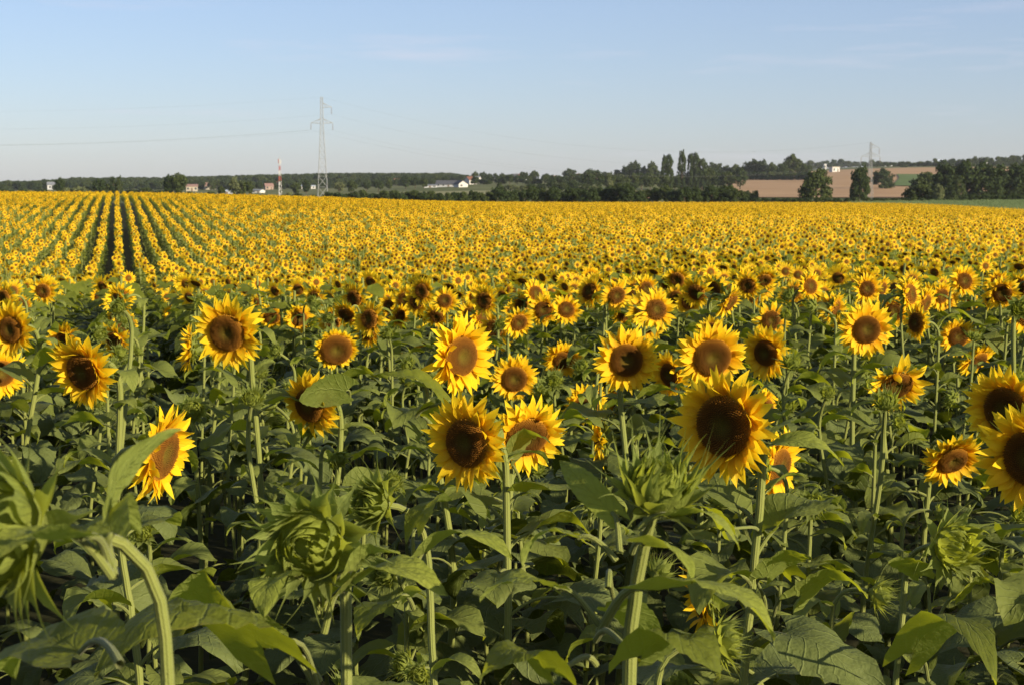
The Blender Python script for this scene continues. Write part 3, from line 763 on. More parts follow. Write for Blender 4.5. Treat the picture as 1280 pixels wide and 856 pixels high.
for i, (x, y) in enumerate(cand):
    if np.min(np.hypot(HP[:, 0] - x, HP[:, 1] - y)) < .24: continue
    d = math.hypot(x, y); g = gz(x, y)
    r = random.random()
    col = CX + F * x / y
    # lower the plants so that they stay below the blooms that stand before them
    if d < 4.2: top = random.uniform(.80, 1.08)
    elif d < 6: top = random.uniform(1.0, 1.32)
    elif d < 8: top = random.uniform(1.2, 1.48)
    else: top = random.uniform(1.35, 1.62)
    hc = Vector((x, y, g + top))
    bloom = d > 8.2 and r < (.80 if col > 420 else .42)
    if bloom:
        hc.z = g + random.uniform(1.42, 1.66)
        yw = random.gauss(-6, 34); pt = random.gauss(8, 16)
        kd, ix = ('small', random.randrange(3)) if r > .08 else ('ragged', random.randrange(3))
        px, py, _ = proj(hc)
        rel_y = yw + math.degrees(math.atan2(x, y)); face = 'facing left' if rel_y < -24 else ('facing right' if rel_y > 24 else 'facing ahead')
        rel = relation(px, py)
        lab = f'small {"ragged " if kd == "ragged" else ""}sunflower {face}, {rel}'
        plant('sunflower', hc, R(yw), R(pt), kd, ix, random.uniform(.78, .98), seed=400 + i, nleaf=8, lo=.42, hi=.93, topleaves=2,
              label=lab, group='sunflowers ' + rel, stem_r=.0085, leafscale=1.15)
    else:
        px, py, _ = proj(hc)
        rel = relation(px, py)
        lab = f'leafy plant in bud {rel}'
        plant('sunflower_bud', hc, R(random.gauss(0, 50)), R(random.gauss(-25, 25)), 'bud', random.randrange(4), random.uniform(.55, .95),
              seed=400 + i, nleaf=11 if d < 7 else 8, lo=.30 if d < 7 else .42, hi=.93, topleaves=3, label=lab, group='leafy plants in bud ' + rel,
              stem_r=.0075, leafscale=random.uniform(1.0, 1.3), neck=.1)
    nfill += 1
print('individual plants', nfill + len(heads))

# ------------------------------------------------------------------ stuff field: low detail plants, instanced on the rows
def simple_leaf(mb, M4, L, W, mi):
    V = np.array([(0, 0, 0, 1), (.25 * L, -W * .5, .05 * L, 1), (.25 * L, 0, -.02, 1), (.25 * L, W * .5, .05 * L, 1), (.65 * L, -W * .42, -.06 * L, 1), (.65 * L, 0, -.04 * L, 1), (.65 * L, W * .42, -.06 * L, 1), (L, 0, -.32 * L, 1)])
    V = V @ np.array(M4).T
    mb.add(V[:, :3], [(0, 1, 2), (0, 2, 3), (1, 4, 5, 2), (2, 5, 6, 3), (4, 7, 5), (5, 7, 6)],
           [(0, 0), (.25, -1), (.25, 0), (.25, 1), (.65, -1), (.65, 0), (.65, 1), (1, 0)], mi)
def lod_head(mb, c, ax, s, rs, npet, ns, roll=0):
    """0 leaf,1 stem,2 petal,3 disc,4 bract"""
    H = MB(); Rd = .058
    ring = [(math.cos(q / ns * 6.2832), math.sin(q / ns * 6.2832)) for q in range(ns)]
    V = [(0, 0, .010)] + [(Rd * .55 * a, Rd * .55 * b, .016) for a, b in ring] + [(Rd * a, Rd * b, .002) for a, b in ring]
    f = [(0, 1 + q, 1 + (q + 1) % ns) for q in range(ns)] + [(1 + q, 1 + ns + q, 1 + ns + (q + 1) % ns, 1 + (q + 1) % ns) for q in range(ns)]
    H.add(V, f, [(0, 0)] + [(.5, .3)] * ns + [(1, .5)] * ns, 3)
    V = [(Rd * a, Rd * b, .001) for a, b in ring] + [(0, 0, -.05)]
    H.add(V, [(q, ns, (q + 1) % ns) for q in range(ns)], None, 4)
    for k in range(npet):
        phi = (k + rs.uniform(-.3, .3)) / npet * 6.2832
        L = .080 * rs.uniform(.75, 1.2); W = (.028 if npet > 14 else .044); le = rs.normal(.25, .28)
        r = np.array([math.cos(phi), math.sin(phi), 0]); t = np.array([-r[1], r[0], 0]); z = np.array([0, 0, 1.])
        b = r * Rd * .9; m = b + (r * math.cos(le) + z * math.sin(le)) * L * .5; e = m + (r * math.cos(le - .4) + z * math.sin(le - .4)) * L * .5
        H.add([b - t * W * .35, b + t * W * .35, m + t * W * .5, m - t * W * .5, e], [(0, 1, 2, 3), (3, 2, 4)], [(0, 0), (0, 1), (.5, 1), (.5, 0), (1, .5)], 2)
    mb.addmb(H, axis_matrix(Vector(c), ax, roll) @ Matrix.Scale(s, 4))
def lod_plant(mb, rs, x, y, h, kind, npet=18, ns=10, nl=11, stemn=5, zl=.42, lw=.25):
    yaw = rs.normal(-.12, .6); pt = rs.normal(.12, .3)
    ax = Vector((math.sin(yaw) * math.cos(pt), -math.cos(yaw) * math.cos(pt), -math.sin(pt)))
    c = np.array([x + ax.x * .06, y + ax.y * .08, h])
    A = np.array(ax)
    if stemn:
        tube(mb, bez((x, y, 0), (x, y, h * .5), (x, y, h * 1.02), c - A * .045, 5), .012, stemn, 1)
    if kind: lod_head(mb, c, ax, rs.uniform(.60, .94), rs, npet, ns, rs.uniform(0, 6))
    an = rs.uniform(0, 6)
    for k in range(nl):
        t = zl + (1 - zl) * (k + .5) / nl
        an += 2.4 + rs.normal(0, .3); L = lw * (1.25 - .6 * t) * rs.uniform(.85, 1.25)
        p = Vector((x + math.cos(an) * .05, y + math.sin(an) * .05, h * t * .97 + .02))
        simple_leaf(mb, Matrix.Translation(p) @ Euler((rs.normal(0, .3), rs.normal(0, .35), an)).to_matrix().to_4x4(), L, L * .72, 5 if t < .8 else 0)  # lower leaves take the darkened material, painting shade into the row lanes
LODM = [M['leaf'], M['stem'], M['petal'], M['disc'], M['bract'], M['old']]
protos = bpy.data.collections.new('field_plants')
def add_proto(col, name, mb, mats, smooth=False):
    o = bpy.data.objects.new(name, mb.mesh(name, mats, smooth)); col.objects.link(o)
rp = np.random.default_rng(77)
for i in range(10):
    mb = MB(); lod_plant(mb, rp, 0, 0, rp.uniform(1.5, 1.68), i < 8, 20, 12, 12); add_proto(protos, 'a%02d' % i, mb, LODM, True)
for i in range(10):   # one-metre pieces of a row, row direction = local Y
    mb = MB()
    for k in range(4):
        lod_plant(mb, rp, rp.normal(0, .02), (k - 1.5) * .27 + rp.normal(0, .04), rp.uniform(1.5, 1.72), rp.random() < .74, 12, 6, 9, 3, .35, .155)
    add_proto(protos, 'b%02d' % i, mb, LODM)
for i in range(8):    # far pieces, 1.3 m
    mb = MB()
    for k in range(5):
        lod_plant(mb, rp, rp.normal(0, .025), (k - 2) * .27 + rp.normal(0, .05), rp.uniform(1.5, 1.75), rp.random() < .80, 8, 5, 6, 0, .55, .14)
    add_proto(protos, 'c%02d' % i, mb, LODM)

def inst_object(name, pts, rots, scl, idx, coll, label, cat, kind='stuff', group=None):
    me = bpy.data.meshes.new(name)
    pts = np.asarray(pts, np.float32); n = len(pts)
    me.vertices.add(n); me.vertices.foreach_set('co', pts.ravel())
    a = me.attributes.new('rot', 'FLOAT_VECTOR', 'POINT'); a.data.foreach_set('vector', np.asarray(rots, np.float32).ravel())
    a = me.attributes.new('scl', 'FLOAT', 'POINT'); a.data.foreach_set('value', np.asarray(scl, np.float32))
    a = me.attributes.new('idx', 'INT', 'POINT'); a.data.foreach_set('value', np.asarray(idx, np.int32))
    me.update()
    o = bpy.data.objects.new(name, me); COL.objects.link(o)
    ng = bpy.data.node_groups.new(name + '_nodes', 'GeometryNodeTree')
    ng.interface.new_socket('Geometry', in_out='INPUT', socket_type='NodeSocketGeometry')
    ng.interface.new_socket('Geometry', in_out='OUTPUT', socket_type='NodeSocketGeometry')
    N = ng.nodes; gi = N.new('NodeGroupInput'); go = N.new('NodeGroupOutput')
    ci = N.new('GeometryNodeCollectionInfo'); ci.inputs['Collection'].default_value = coll
    ci.inputs['Separate Children'].default_value = True; ci.inputs['Reset Children'].default_value = True
    ip = N.new('GeometryNodeInstanceOnPoints'); ip.inputs['Pick Instance'].default_value = True
    def na(nm, ty):
        q = N.new('GeometryNodeInputNamedAttribute'); q.data_type = ty; q.inputs['Name'].default_value = nm
        return q.outputs['Attribute']
    l = ng.links.new
    l(gi.outputs[0], ip.inputs['Points']); l(ci.outputs[0], ip.inputs['Instance'])
    l(na('idx', 'INT'), ip.inputs['Instance Index']); l(na('rot', 'FLOAT_VECTOR'), ip.inputs['Rotation'])
    l(na('scl', 'FLOAT'), ip.inputs['Scale']); l(ip.outputs[0], go.inputs[0])
    md = o.modifiers.new('scatter', 'NODES'); md.node_group = ng
    tag(o, label, cat, group, kind)
    return o

FE_C = [-300, 0, 640, 1000, 1085, 1280, 1600]; FE_D = [235, 235, 300, 300, 285, 205, 150]   # where the sunflowers end
def field_end(x, y):
    c = np.clip(CX + F * x / np.maximum(y, 1), -300, 1600); return np.interp(c, FE_C, FE_D)
P_, R_, S_, I_ = [], [], [], []
K = np.arange(-500, 700)
def lattice(d0, d1, step, lo, n, jit, margin):
    js = np.arange(0, int((d1 + 60) / step))
    kk, jj = np.meshgrid(K, js, indexing='ij')
    s = (jj + .37 * (kk % 5)) * step
    x = RN[0] * kk * SP + RD[0] * s; y = RN[1] * kk * SP + RD[1] * s
    x = x + rng.normal(0, jit, x.shape); y = y + rng.normal(0, jit, y.shape)
    d = np.hypot(x, y)
    ok = (d >= d0) & (d < d1) & (y > 1.5) & (np.abs(x) < y * .39 + margin) & (y < field_end(x, y))
    x, y = x[ok], y[ok]; m = len(x)
    P_.append(np.stack([x, y, ground(x, y) - .02], 1))
    rz = (rng.normal(0, .12, m) if lo == 0 else -ROWA + rng.normal(0, .02, m))
    R_.append(np.stack([rng.normal(0, .03, m), rng.normal(0, .03, m), rz], 1))
    S_.append(rng.uniform(.94, 1.06, m))
    ii = lo + rng.integers(0, n, m)
    if lo == 0:      # fewer plants are in flower on the near left
        cc = CX + F * x / y; pb = np.interp(cc, [300, 620], [.55, .06]) * np.clip((25 - np.hypot(x, y)) / 7, 0, 1)
        ii = np.where(rng.random(m) < pb, rng.integers(8, 10, m), ii)
    I_.append(ii)
# beside the frame near the camera (they throw their shade into it)
x = []; 
js = np.arange(0, 60); kk, jj = np.meshgrid(np.arange(-40, 60), js, indexing='ij')
s = jj * .32; X = RN[0] * kk * SP + RD[0] * s; Y = RN[1] * kk * SP + RD[1] * s
ok = (np.hypot(X, Y) < FAR_NEAR) & (Y > 2.3) & (np.abs(X) > Y * 640 / F + .6) & (np.abs(X) < Y * .34 + 3.5)
X, Y = X[ok], Y[ok]; m = len(X)
P_.append(np.stack([X, Y, ground(X, Y) - .02], 1)); R_.append(np.stack([np.zeros(m), np.zeros(m), rng.normal(0, .2, m)], 1))
S_.append(rng.uniform(.85, 1.0, m)); I_.append(rng.integers(0, 10, m))
lattice(FAR_NEAR, 36, .26, 0, 10, .03, 2.5)
lattice(36, 105, 1.08, 10, 10, .018, 4)
lattice(105, 320, 1.35, 20, 8, .025, 6)
P_ = np.concatenate(P_); R_ = np.concatenate(R_); S_ = np.concatenate(S_); I_ = np.concatenate(I_)
print('field instances', len(P_))
inst_object('sunflower_field', P_, R_, S_, I_, protos, 'mass of yellow sunflowers in long rows filling the field to its far edge', 'sunflower field')

# corn strip at the right
corn = bpy.data.collections.new('corn_plants')
for i in range(5):
    mb = MB()
    for k in range(5):
        x0 = (k - 2) * .3
        for q in range(7):
            an = rp.uniform(0, 6.28); L = rp.uniform(.5, .8)
            simple_leaf(mb, Matrix.Translation((x0, 0, .5 + q * .22)) @ Euler((0, -.5, an)).to_matrix().to_4x4(), L, .16, 0)
    add_proto(corn, 'k%02d' % i, mb, [M['corn']])
x = rng.uniform(35, 150, 26000); y = rng.uniform(150, 360, 26000)
c = CX + F * x / y; e = field_end(x, y)
far_lim = np.interp(c, [1040, 1100, 1280, 1500], [322, 338, 345, 345])
ok = (c > 1060) & (c < 1420) & (y > e + 3) & (y < far_lim)
x, y = x[ok], y[ok]; m = len(x)
inst_object('corn_field', np.stack([x, y, ground(x, y)], 1), np.stack([np.zeros(m), np.zeros(m), rng.uniform(0, 6.28, m)], 1),
            rng.uniform(.6, .8, m), rng.integers(0, 5, m), corn, 'strip of pale green maize beyond the sunflowers at right', 'maize field')

# ------------------------------------------------------------------ ground sheets
def polar_sheet(name, c0, c1, d0, d1, nc, nd, lift, mat, label=None, full=False):
    mb = MB(); V = []
    if full:
        ths = np.concatenate([np.linspace(-math.pi, -.6, 40), np.linspace(-.58, .58, 160), np.linspace(.6, math.pi, 40)])
        rr = 4 * (np.exp(np.linspace(0, math.log(8800 / 4 + 1), 260)) - 1)
        T, Rr = np.meshgrid(ths, rr, indexing='ij')
        X, Y = Rr * np.sin(T), Rr * np.cos(T); Z = ground(X, Y)
        nr, ncn = T.shape
    else:
        cc = np.linspace(c0, c1, nc); dd = np.exp(np.linspace(math.log(d0), math.log(d1), nd))
        C, Dd = np.meshgrid(cc, dd, indexing='ij')
        C = C + 3 * np.sin(Dd * .02 + c0); Y = Dd; X = (C - CX) / F * Y; Z = ground(X, Y) + lift
        nr, ncn = C.shape
    mb.add(np.stack([X, Y, Z], -1).reshape(-1, 3), [q[::-1] for q in grid_faces(nr, ncn)])
    o = link(name, mb.mesh(name, [mat])); o['kind'] = 'structure'
    if label: o['label'] = label
    return o
polar_sheet('ground', 0, 0, 0, 0, 0, 0, 0, M['ground'], 'dark soil under the sunflowers and grassland beyond', True)
polar_sheet('stubble_field', 905, 1420, 560, 1450, 60, 40, .35, M['stubble'], 'harvested pinkish-brown stubble field on the slope at right')
polar_sheet('stubble_field', 752, 905, 505, 760, 30, 20, .3, M['stubble'], 'patch of brown stubble seen between trees right of centre')
polar_sheet('green_field', 1118, 1215, 860, 1130, 30, 20, .8, M['green_field'], 'green field patch on the slope above the right-hand trees')
polar_sheet('meadow', 470, 660, 560, 760, 30, 20, .35, M['dry_grass'], 'dry pale meadow in front of the barn')
polar_sheet('meadow', 1200, 1420, 1000, 1240, 30, 20, .8, M['green_field'], 'grey-green field strip at the far right')

# ------------------------------------------------------------------ trees
def crown_mesh(seed, kind, mat, nclump, nleaf, leafs):
    """unit crown: width ~1, height ~1, bottom at z=0 (leaf clumps through the volume)"""
    rs = np.random.default_rng(seed); V = []; Fc = []
    cl = []
    for k in range(nclump):
        u = rs.normal(0, 1, 3); u /= np.linalg.norm(u); r = rs.uniform(.45, 1) ** .6
        if kind == 'poplar':
            z = rs.uniform(.03, .97); w = .42 * (math.sin(math.pi * min(1, z * .9 + .08)) ** .6) * r
            an = rs.uniform(0, 6.28); c = np.array([w * math.cos(an), w * math.sin(an), z]); cr = .13
        elif kind == 'bush':
            c = np.array([u[0] * .42 * r, u[1] * .42 * r, .12 + abs(u[2]) * .68 * r]); cr = .17
        elif kind == 'dome':
            c = np.array([u[0] * .42 * r, u[1] * .42 * r, .05 + abs(u[2]) ** .8 * .82 * r]); cr = .13
        else:
            c = np.array([u[0] * .37 * r, u[1] * .37 * r, .50 + u[2] * .40 * r]); cr = .155
            if kind == 'open': c[0] *= 1.1; c += rs.normal(0, .04, 3)
        cl.append((c, cr * rs.uniform(.7, 1.25)))
    for c, cr in cl:
        n = nleaf
        q = rs.normal(0, 1, (n, 3)); q /= np.linalg.norm(q, axis=1)[:, None]
        p = c + q * cr * rs.uniform(.55, 1.08, (n, 1)) * np.array([1, 1, .8])
        nn = q + rs.normal(0, .5, (n, 3)); nn /= np.linalg.norm(nn, axis=1)[:, None]
        a = np.cross(nn, rs.normal(0, 1, (n, 3))); a /= np.linalg.norm(a, axis=1)[:, None]; b = np.cross(nn, a)
        s = leafs * rs.uniform(.6, 1.4, (n, 1))
        quad = np.stack([p - a * s, p - b * s * .7, p + a * s, p + b * s * .7], 1)
        V.append(quad.reshape(-1, 3))
    V = np.concatenate(V); V[:, 2] = np.maximum(V[:, 2], .0)
    Fc = np.arange(len(V)).reshape(-1, 4).tolist()
    mb = MB(); mb.add(V, Fc); return mb
CR = {}
for nm, kind, ncl, nl, ls in (('round', 'round', 46, 62, .042), ('open', 'open', 34, 50, .045), ('poplar', 'poplar', 46, 40, .045), ('bush', 'bush', 30, 62, .050), ('dome', 'dome', 60, 60, .036)):
    for mt in ('dark', 'mid', 'pale'):
        CR[nm, mt] = [crown_mesh(900 + 7 * v + len(CR), kind, mt, ncl, nl, ls).mesh('crown', [M[mt + '_foliage']], False) for v in range(2)]
def trunk_mesh(seed, limbs):
    rs = np.random.default_rng(seed); mb = MB()
    tube(mb, bez((0, 0, -.05), (.01, 0, .2), (.02, .01, .5), (0, 0, .85), 7), np.linspace(.042, .012, 7), 7)
    for k in range(limbs):
        an = k * 2.4; z = .3 + .09 * k
        tube(mb, bez((0, 0, z), (math.cos(an) * .12, math.sin(an) * .12, z + .1), (math.cos(an) * .2, math.sin(an) * .2, z + .18), (math.cos(an) * .3, math.sin(an) * .3, z + .3), 5), np.linspace(.018, .005, 5), 5)
    return mb.mesh('trunk', [M['bark']])
TR = [trunk_mesh(1, 5), trunk_mesh(2, 4)]
LAND = [(70, 'white house at far left'), (220, 'two tall trees at left'), (258, 'long faded-red building'), (350, 'red-white mast'), (404, 'big lattice pylon'), (480, 'dark hedge'),
        (500, 'reddish house'), (570, 'white-gabled barn'), (650, 'white house with red roof'), (721, 'cream house'), (855, 'poplars'), (938, 'two round bushes'), (990, 'big crown on the ridge'),
        (1020, 'lone round tree'), (1045, 'white cube house'), (1087, 'far pylon'), (1155, 'domed willow'), (1240, 'row of trees with bare trunks')]
def tree(px, top, base, w, d, kind='round', tone='dark', label=None, low=.0, group=None, nm=None, clear=.12, cat=None):
    if d > 560: d = on_ground(px, base, d)
    p = pix(px, base, d); y = p.y; x = p.x; z = gz(x, y)
    ztop = pix(px, top, d).z
    h = max(ztop - z, 2.0); wid = w * d / F
    if kind in ('bush', 'dome'): nm = nm or 'bush'
    root = empty(nm or {'poplar': 'poplar_tree'}.get(kind, 'tree'), (x, y, z))
    cz = clear * h if kind in ('round', 'open') else 0
    c = link('crown', random.choice(CR[kind, tone]), root)
    c.location = (0, 0, cz); c.rotation_euler = (0, 0, random.uniform(0, 6.28)); c.scale = (wid * 1.08, wid * 1.08, (h - cz) * 1.03)
    t = link('trunk', random.choice(TR), root)
    ts = min(h, wid * 1.6); t.scale = (ts * .8, ts * .8, h * .9)
    if kind in ('bush', 'dome'): t.scale = (wid * .6, wid * .6, h * .7)
    if label is None:
        q = min(LAND, key=lambda l: abs(l[0] - px))
        side = 'near' if abs(q[0] - px) < 8 else ('left of' if px < q[0] else 'right of')
        far = 'on the skyline' if d > 850 else ('by the field edge' if d < 450 else 'mid-distance')
        kindw = {'round': 'round-crowned tree', 'open': 'loose-crowned tree', 'poplar': 'narrow upright tree', 'bush': 'bush', 'dome': 'domed shrub'}[kind]
        tonew = {'dark': 'dark green', 'mid': 'green', 'pale': 'pale olive'}[tone]
        label = f'{tonew} {kindw} {far} {side} the {q[1]}'
        group = group or f'{kindw}s {far} {side} the {q[1]}'
    tag(root, label, cat or ('bush' if kind in ('bush', 'dome') else 'tree'), group)
    return root
jr = random.Random(5)
T1 = [ # left part
 (8, 234, 246, 22, 560, 'bush', 'dark'), (30, 235, 246, 24, 560, 'bush', 'mid'), (50, 234, 246, 20, 560, 'bush', 'dark'),
 (75, 222, 245, 13, 640, 'round', 'dark'), (86, 231, 246, 16, 560, 'bush', 'pale'), (103, 229, 246, 26, 560, 'bush', 'pale'),
 (124, 223, 246, 18, 560, 'round', 'dark'), (134, 228, 246, 14, 560, 'bush', 'mid'), (142, 222, 246, 9, 560, 'poplar', 'dark'), (150, 221, 246, 8, 560, 'poplar', 'mid'),
 (168, 234, 247, 22, 540, 'bush', 'dark'), (184, 233, 247, 26, 540, 'bush', 'mid'), (200, 235, 247, 18, 540, 'bush', 'dark'),
 (212, 218, 248, 16, 520, 'round', 'dark'), (224, 216, 248, 22, 520, 'round', 'mid'), (236, 238, 248, 14, 520, 'bush', 'mid'),
 (252, 241, 249, 14, 500, 'bush', 'dark'), (264, 238.5, 249, 20, 500, 'bush', 'mid'), (277, 232, 249, 10, 500, 'round', 'mid'),
 (293, 223, 249, 18, 540, 'open', 'pale'), (303, 226, 249, 14, 540, 'open', 'mid'), (312, 225, 249, 10, 540, 'open', 'mid'),
 (322, 242, 250, 14, 500, 'bush', 'mid'), (330, 243, 252, 12, 480, 'bush', 'dark'), (352, 242, 252, 12, 480, 'bush', 'dark'), (362, 238, 252, 12, 480, 'bush', 'pale'),
 (372, 240, 252, 19, 470, 'bush', 'dark'), (392, 244, 252, 12, 470, 'bush', 'mid'), (370, 228, 245, 13, 700, 'round', 'mid'), (383, 225, 243, 12, 900, 'round', 'dark'),
 (424, 226, 243, 13, 800, 'open', 'pale'), (440, 225, 243, 14, 800, 'round', 'mid'), (458, 225, 240, 12, 800, 'round', 'dark'), (473, 224, 240, 15, 800, 'round', 'dark'),
 (486, 226, 238, 10, 800, 'round', 'mid'), (507, 219, 237, 14, 800, 'round', 'dark'), (519, 220, 236, 14, 820, 'round', 'dark'), (530, 222, 236, 12, 820, 'round', 'mid'), (557, 220, 234, 10, 900, 'round', 'dark'),
]
for a in T1: tree(*a)
x_ = 412
while x_ < 622:
    tree(x_, 236 + jr.uniform(-1.5, 2.5), 252.5, jr.uniform(15, 22), 375 + jr.uniform(-8, 8), 'bush', 'dark' if x_ < 450 else jr.choice(['dark', 'mid', 'mid'])); x_ += jr.uniform(8, 12)
x_ = 622
while x_ < 925:
    t_ = 231 if x_ < 720 else 230
    tree(x_, t_ + jr.uniform(-5, 6), 252, jr.uniform(18, 28), 375 + jr.uniform(-8, 10), jr.choice(['bush', 'round', 'dome', 'bush']), jr.choice(['dark', 'dark', 'mid']), clear=.04); x_ += jr.uniform(9, 14)
x_ = 625
while x_ < 800:
    tree(x_, 226 + jr.uniform(-2, 4), 240, jr.uniform(10, 18), 600, jr.choice(['round', 'open', 'bush']), jr.choice(['dark', 'mid', 'pale'])); x_ += jr.uniform(10, 18)
x_ = 735
while x_ < 925:
    tree(x_, 214 + jr.uniform(-4, 6), 238, jr.uniform(16, 24), 660 + jr.uniform(-20, 20), jr.choice(['round', 'round', 'open']), jr.choice(['dark', 'mid', 'dark'])); x_ += jr.uniform(10, 16)
for (px, tp, w) in ((831, 197, 8), (836, 196, 8), (852, 191, 8), (863, 193, 8), (869, 194, 9), (877, 201, 11)):
    tree(px, tp, 238, w * 1.5, 660, 'poplar', 'dark')
for (px, tp, w, tn) in ((594, 215, 10, 'mid'), (604, 215, 12, 'dark'), (612, 217, 9, 'dark'), (628, 217, 11, 'mid'), (636, 218, 8, 'dark'), (655, 214, 12, 'dark'), (668, 214, 15, 'mid'), (683, 217, 12, 'dark'), (696, 219, 8, 'mid')):
    tree(px, tp, 229, w, 950, 'round', tn)
x_ = 588
while x_ < 735:
    tree(x_, 220 + jr.uniform(-3, 3), 231, jr.uniform(8, 14), 900, jr.choice(['round', 'bush', 'open']), jr.choice(['dark', 'mid', 'dark'])); x_ += jr.uniform(6, 10)
for (px, tp, w, tn) in ((712, 211, 15, 'dark'), (738, 210, 21, 'dark'), (725, 217, 10, 'mid'), (757, 214, 15, 'mid'), (774, 211, 14, 'mid'), (784, 205, 12, 'dark'), (793, 201, 15, 'dark'), (806, 206, 12, 'mid'), (815, 203, 14, 'mid'), (824, 212, 12, 'dark'),
                        (893, 201, 20, 'dark'), (908, 205, 15, 'dark'), (920, 205, 12, 'mid'), (934, 200, 16, 'mid'), (943, 199, 15, 'dark'), (953, 197, 14, 'dark'), (966, 201, 16, 'mid'), (978, 201, 14, 'dark'), (1007, 203, 14, 'dark')):
    tree(px, tp, 224.5 if px > 880 else 226, w * 1.2, 900, jr.choice(['round', 'dome', 'dome']), tn, clear=0)
x_ = 888
while x_ < 1012:
    tree(x_, 213 + jr.uniform(-2, 2), 226, jr.uniform(12, 18), 1000, 'bush', jr.choice(['dark', 'mid'])); x_ += jr.uniform(8, 12)
tree(992, 190, 223, 30, 1000, 'dome', 'mid', 'tallest wide green crown standing on the ridge left of the stubble field', clear=.04)
tree(933, 237, 250, 13, 440, 'dome', 'dark', 'left one of two round bushes before the stubble field', group=None)
tree(943, 237, 250, 12, 440, 'dome', 'mid', 'right one of two round bushes before the stubble field')
tree(1020, 206, 250, 40, 430, 'dome', 'mid', 'lone round tree in front of the brown stubble field', clear=.07)
tree(1074, 201, 250, 27, 440, 'dome', 'dark', 'tall dark oval tree just left of the far pylon', clear=.04)
tree(1103, 208, 237, 30, 640, 'dome', 'dark', 'broad dark bush behind and right of the far pylon')
tree(1155, 212, 237, 34, 560, 'dome', 'mid', 'flat-topped olive tree behind the domed willow at right')
tree(1153, 228, 252, 48, 385, 'dome', 'mid', 'domed willow bush at the maize edge')
tree(1173, 228, 252, 16, 380, 'dome', 'pale', 'pale lit bush leaning on the domed willow')
for px, w, tn in ((1183, 26, 'dark'), (1206, 34, 'dark'), (1236, 36, 'dark'), (1270, 30, 'dark'), (1295, 36, 'mid')):
    tree(px, 197 + jr.uniform(-2, 3), 247, w * 1.45, 480, 'dome', tn, None, clear=.24)
tree(1200, 222, 250, 15, 470, 'poplar', 'mid'); tree(1190, 230, 250, 16, 470, 'bush', 'dark')
x_ = 1205
while x_ < 1300:
    tree(x_, 240 + jr.uniform(-1, 1), 252, 16, 395, 'bush', 'dark'); x_ += 10
x_ = 905
while x_ < 1215:      # low dark hedge at the field edge
    tree(x_, 247.5 + jr.uniform(-1, 1), 253, jr.uniform(12, 18), 372, 'bush', jr.choice(['dark', 'mid'])); x_ += jr.uniform(10, 15)
x_ = 1012
while x_ < 1290:      # far skyline on the right
    tp = np.interp(x_, [1012, 1050, 1060, 1100, 1150, 1200, 1280], [200, 197, 201, 200, 200, 196, 192]) + jr.uniform(-2, 2)
    tree(x_, tp, 209, jr.uniform(9, 16), 1450, 'bush', jr.choice(['dark', 'mid'])); x_ += jr.uniform(7, 11)
tree(1130, 206, 210, 9, 1150, 'bush', 'dark', 'single small bush on top of the green field patch')
# far wood on the ridge: a mass
wood = bpy.data.collections.new('wood_trees')
for i, (kd, tn) in enumerate((('round', 'dark'), ('round', 'dark'), ('bush', 'dark'), ('poplar', 'dark'), ('round', 'mid'))):
    o = bpy.data.objects.new('w%d' % i, CR[kd, tn][i % 2]); wood.objects.link(o)
n = 2600
cx_ = rng.uniform(-250, 640, n); dd = rng.uniform(1500, 2100, n)
x = (cx_ - CX) / F * dd; y = dd
toprow = np.interp(cx_, [-250, 40, 82, 100, 200, 400, 560, 585, 640], [227, 227, 224, 222.5, 222.5, 217.5, 217, 220, 224]) + rng.normal(0, .35, n)
zt = CAM.z - (toprow - HZ) / F * dd
zg = ground(x, y); hh = np.clip(zt - zg, 4, 30)
inst_object('ridge_wood', np.stack([x, y, zt - hh], 1), np.stack([np.zeros(n), np.zeros(n), rng.uniform(0, 6.28, n)], 1), hh, rng.integers(0, 5, n), wood,
            'dark far-off wood along the whole skyline at left', 'woodland')
n = 700
cx_ = rng.uniform(-250, 560, n); dd = rng.uniform(1180, 1450, n); x = (cx_ - CX) / F * dd; y = dd
hh = rng.uniform(4, 8.5, n)
inst_object('valley_wood', np.stack([x, y, ground(x, y) - .3], 1), np.stack([np.zeros(n), np.zeros(n), rng.uniform(0, 6.28, n)], 1), hh, rng.integers(0, 5, n), wood,
            'belt of bushes and low trees below the far wood at left', 'woodland')

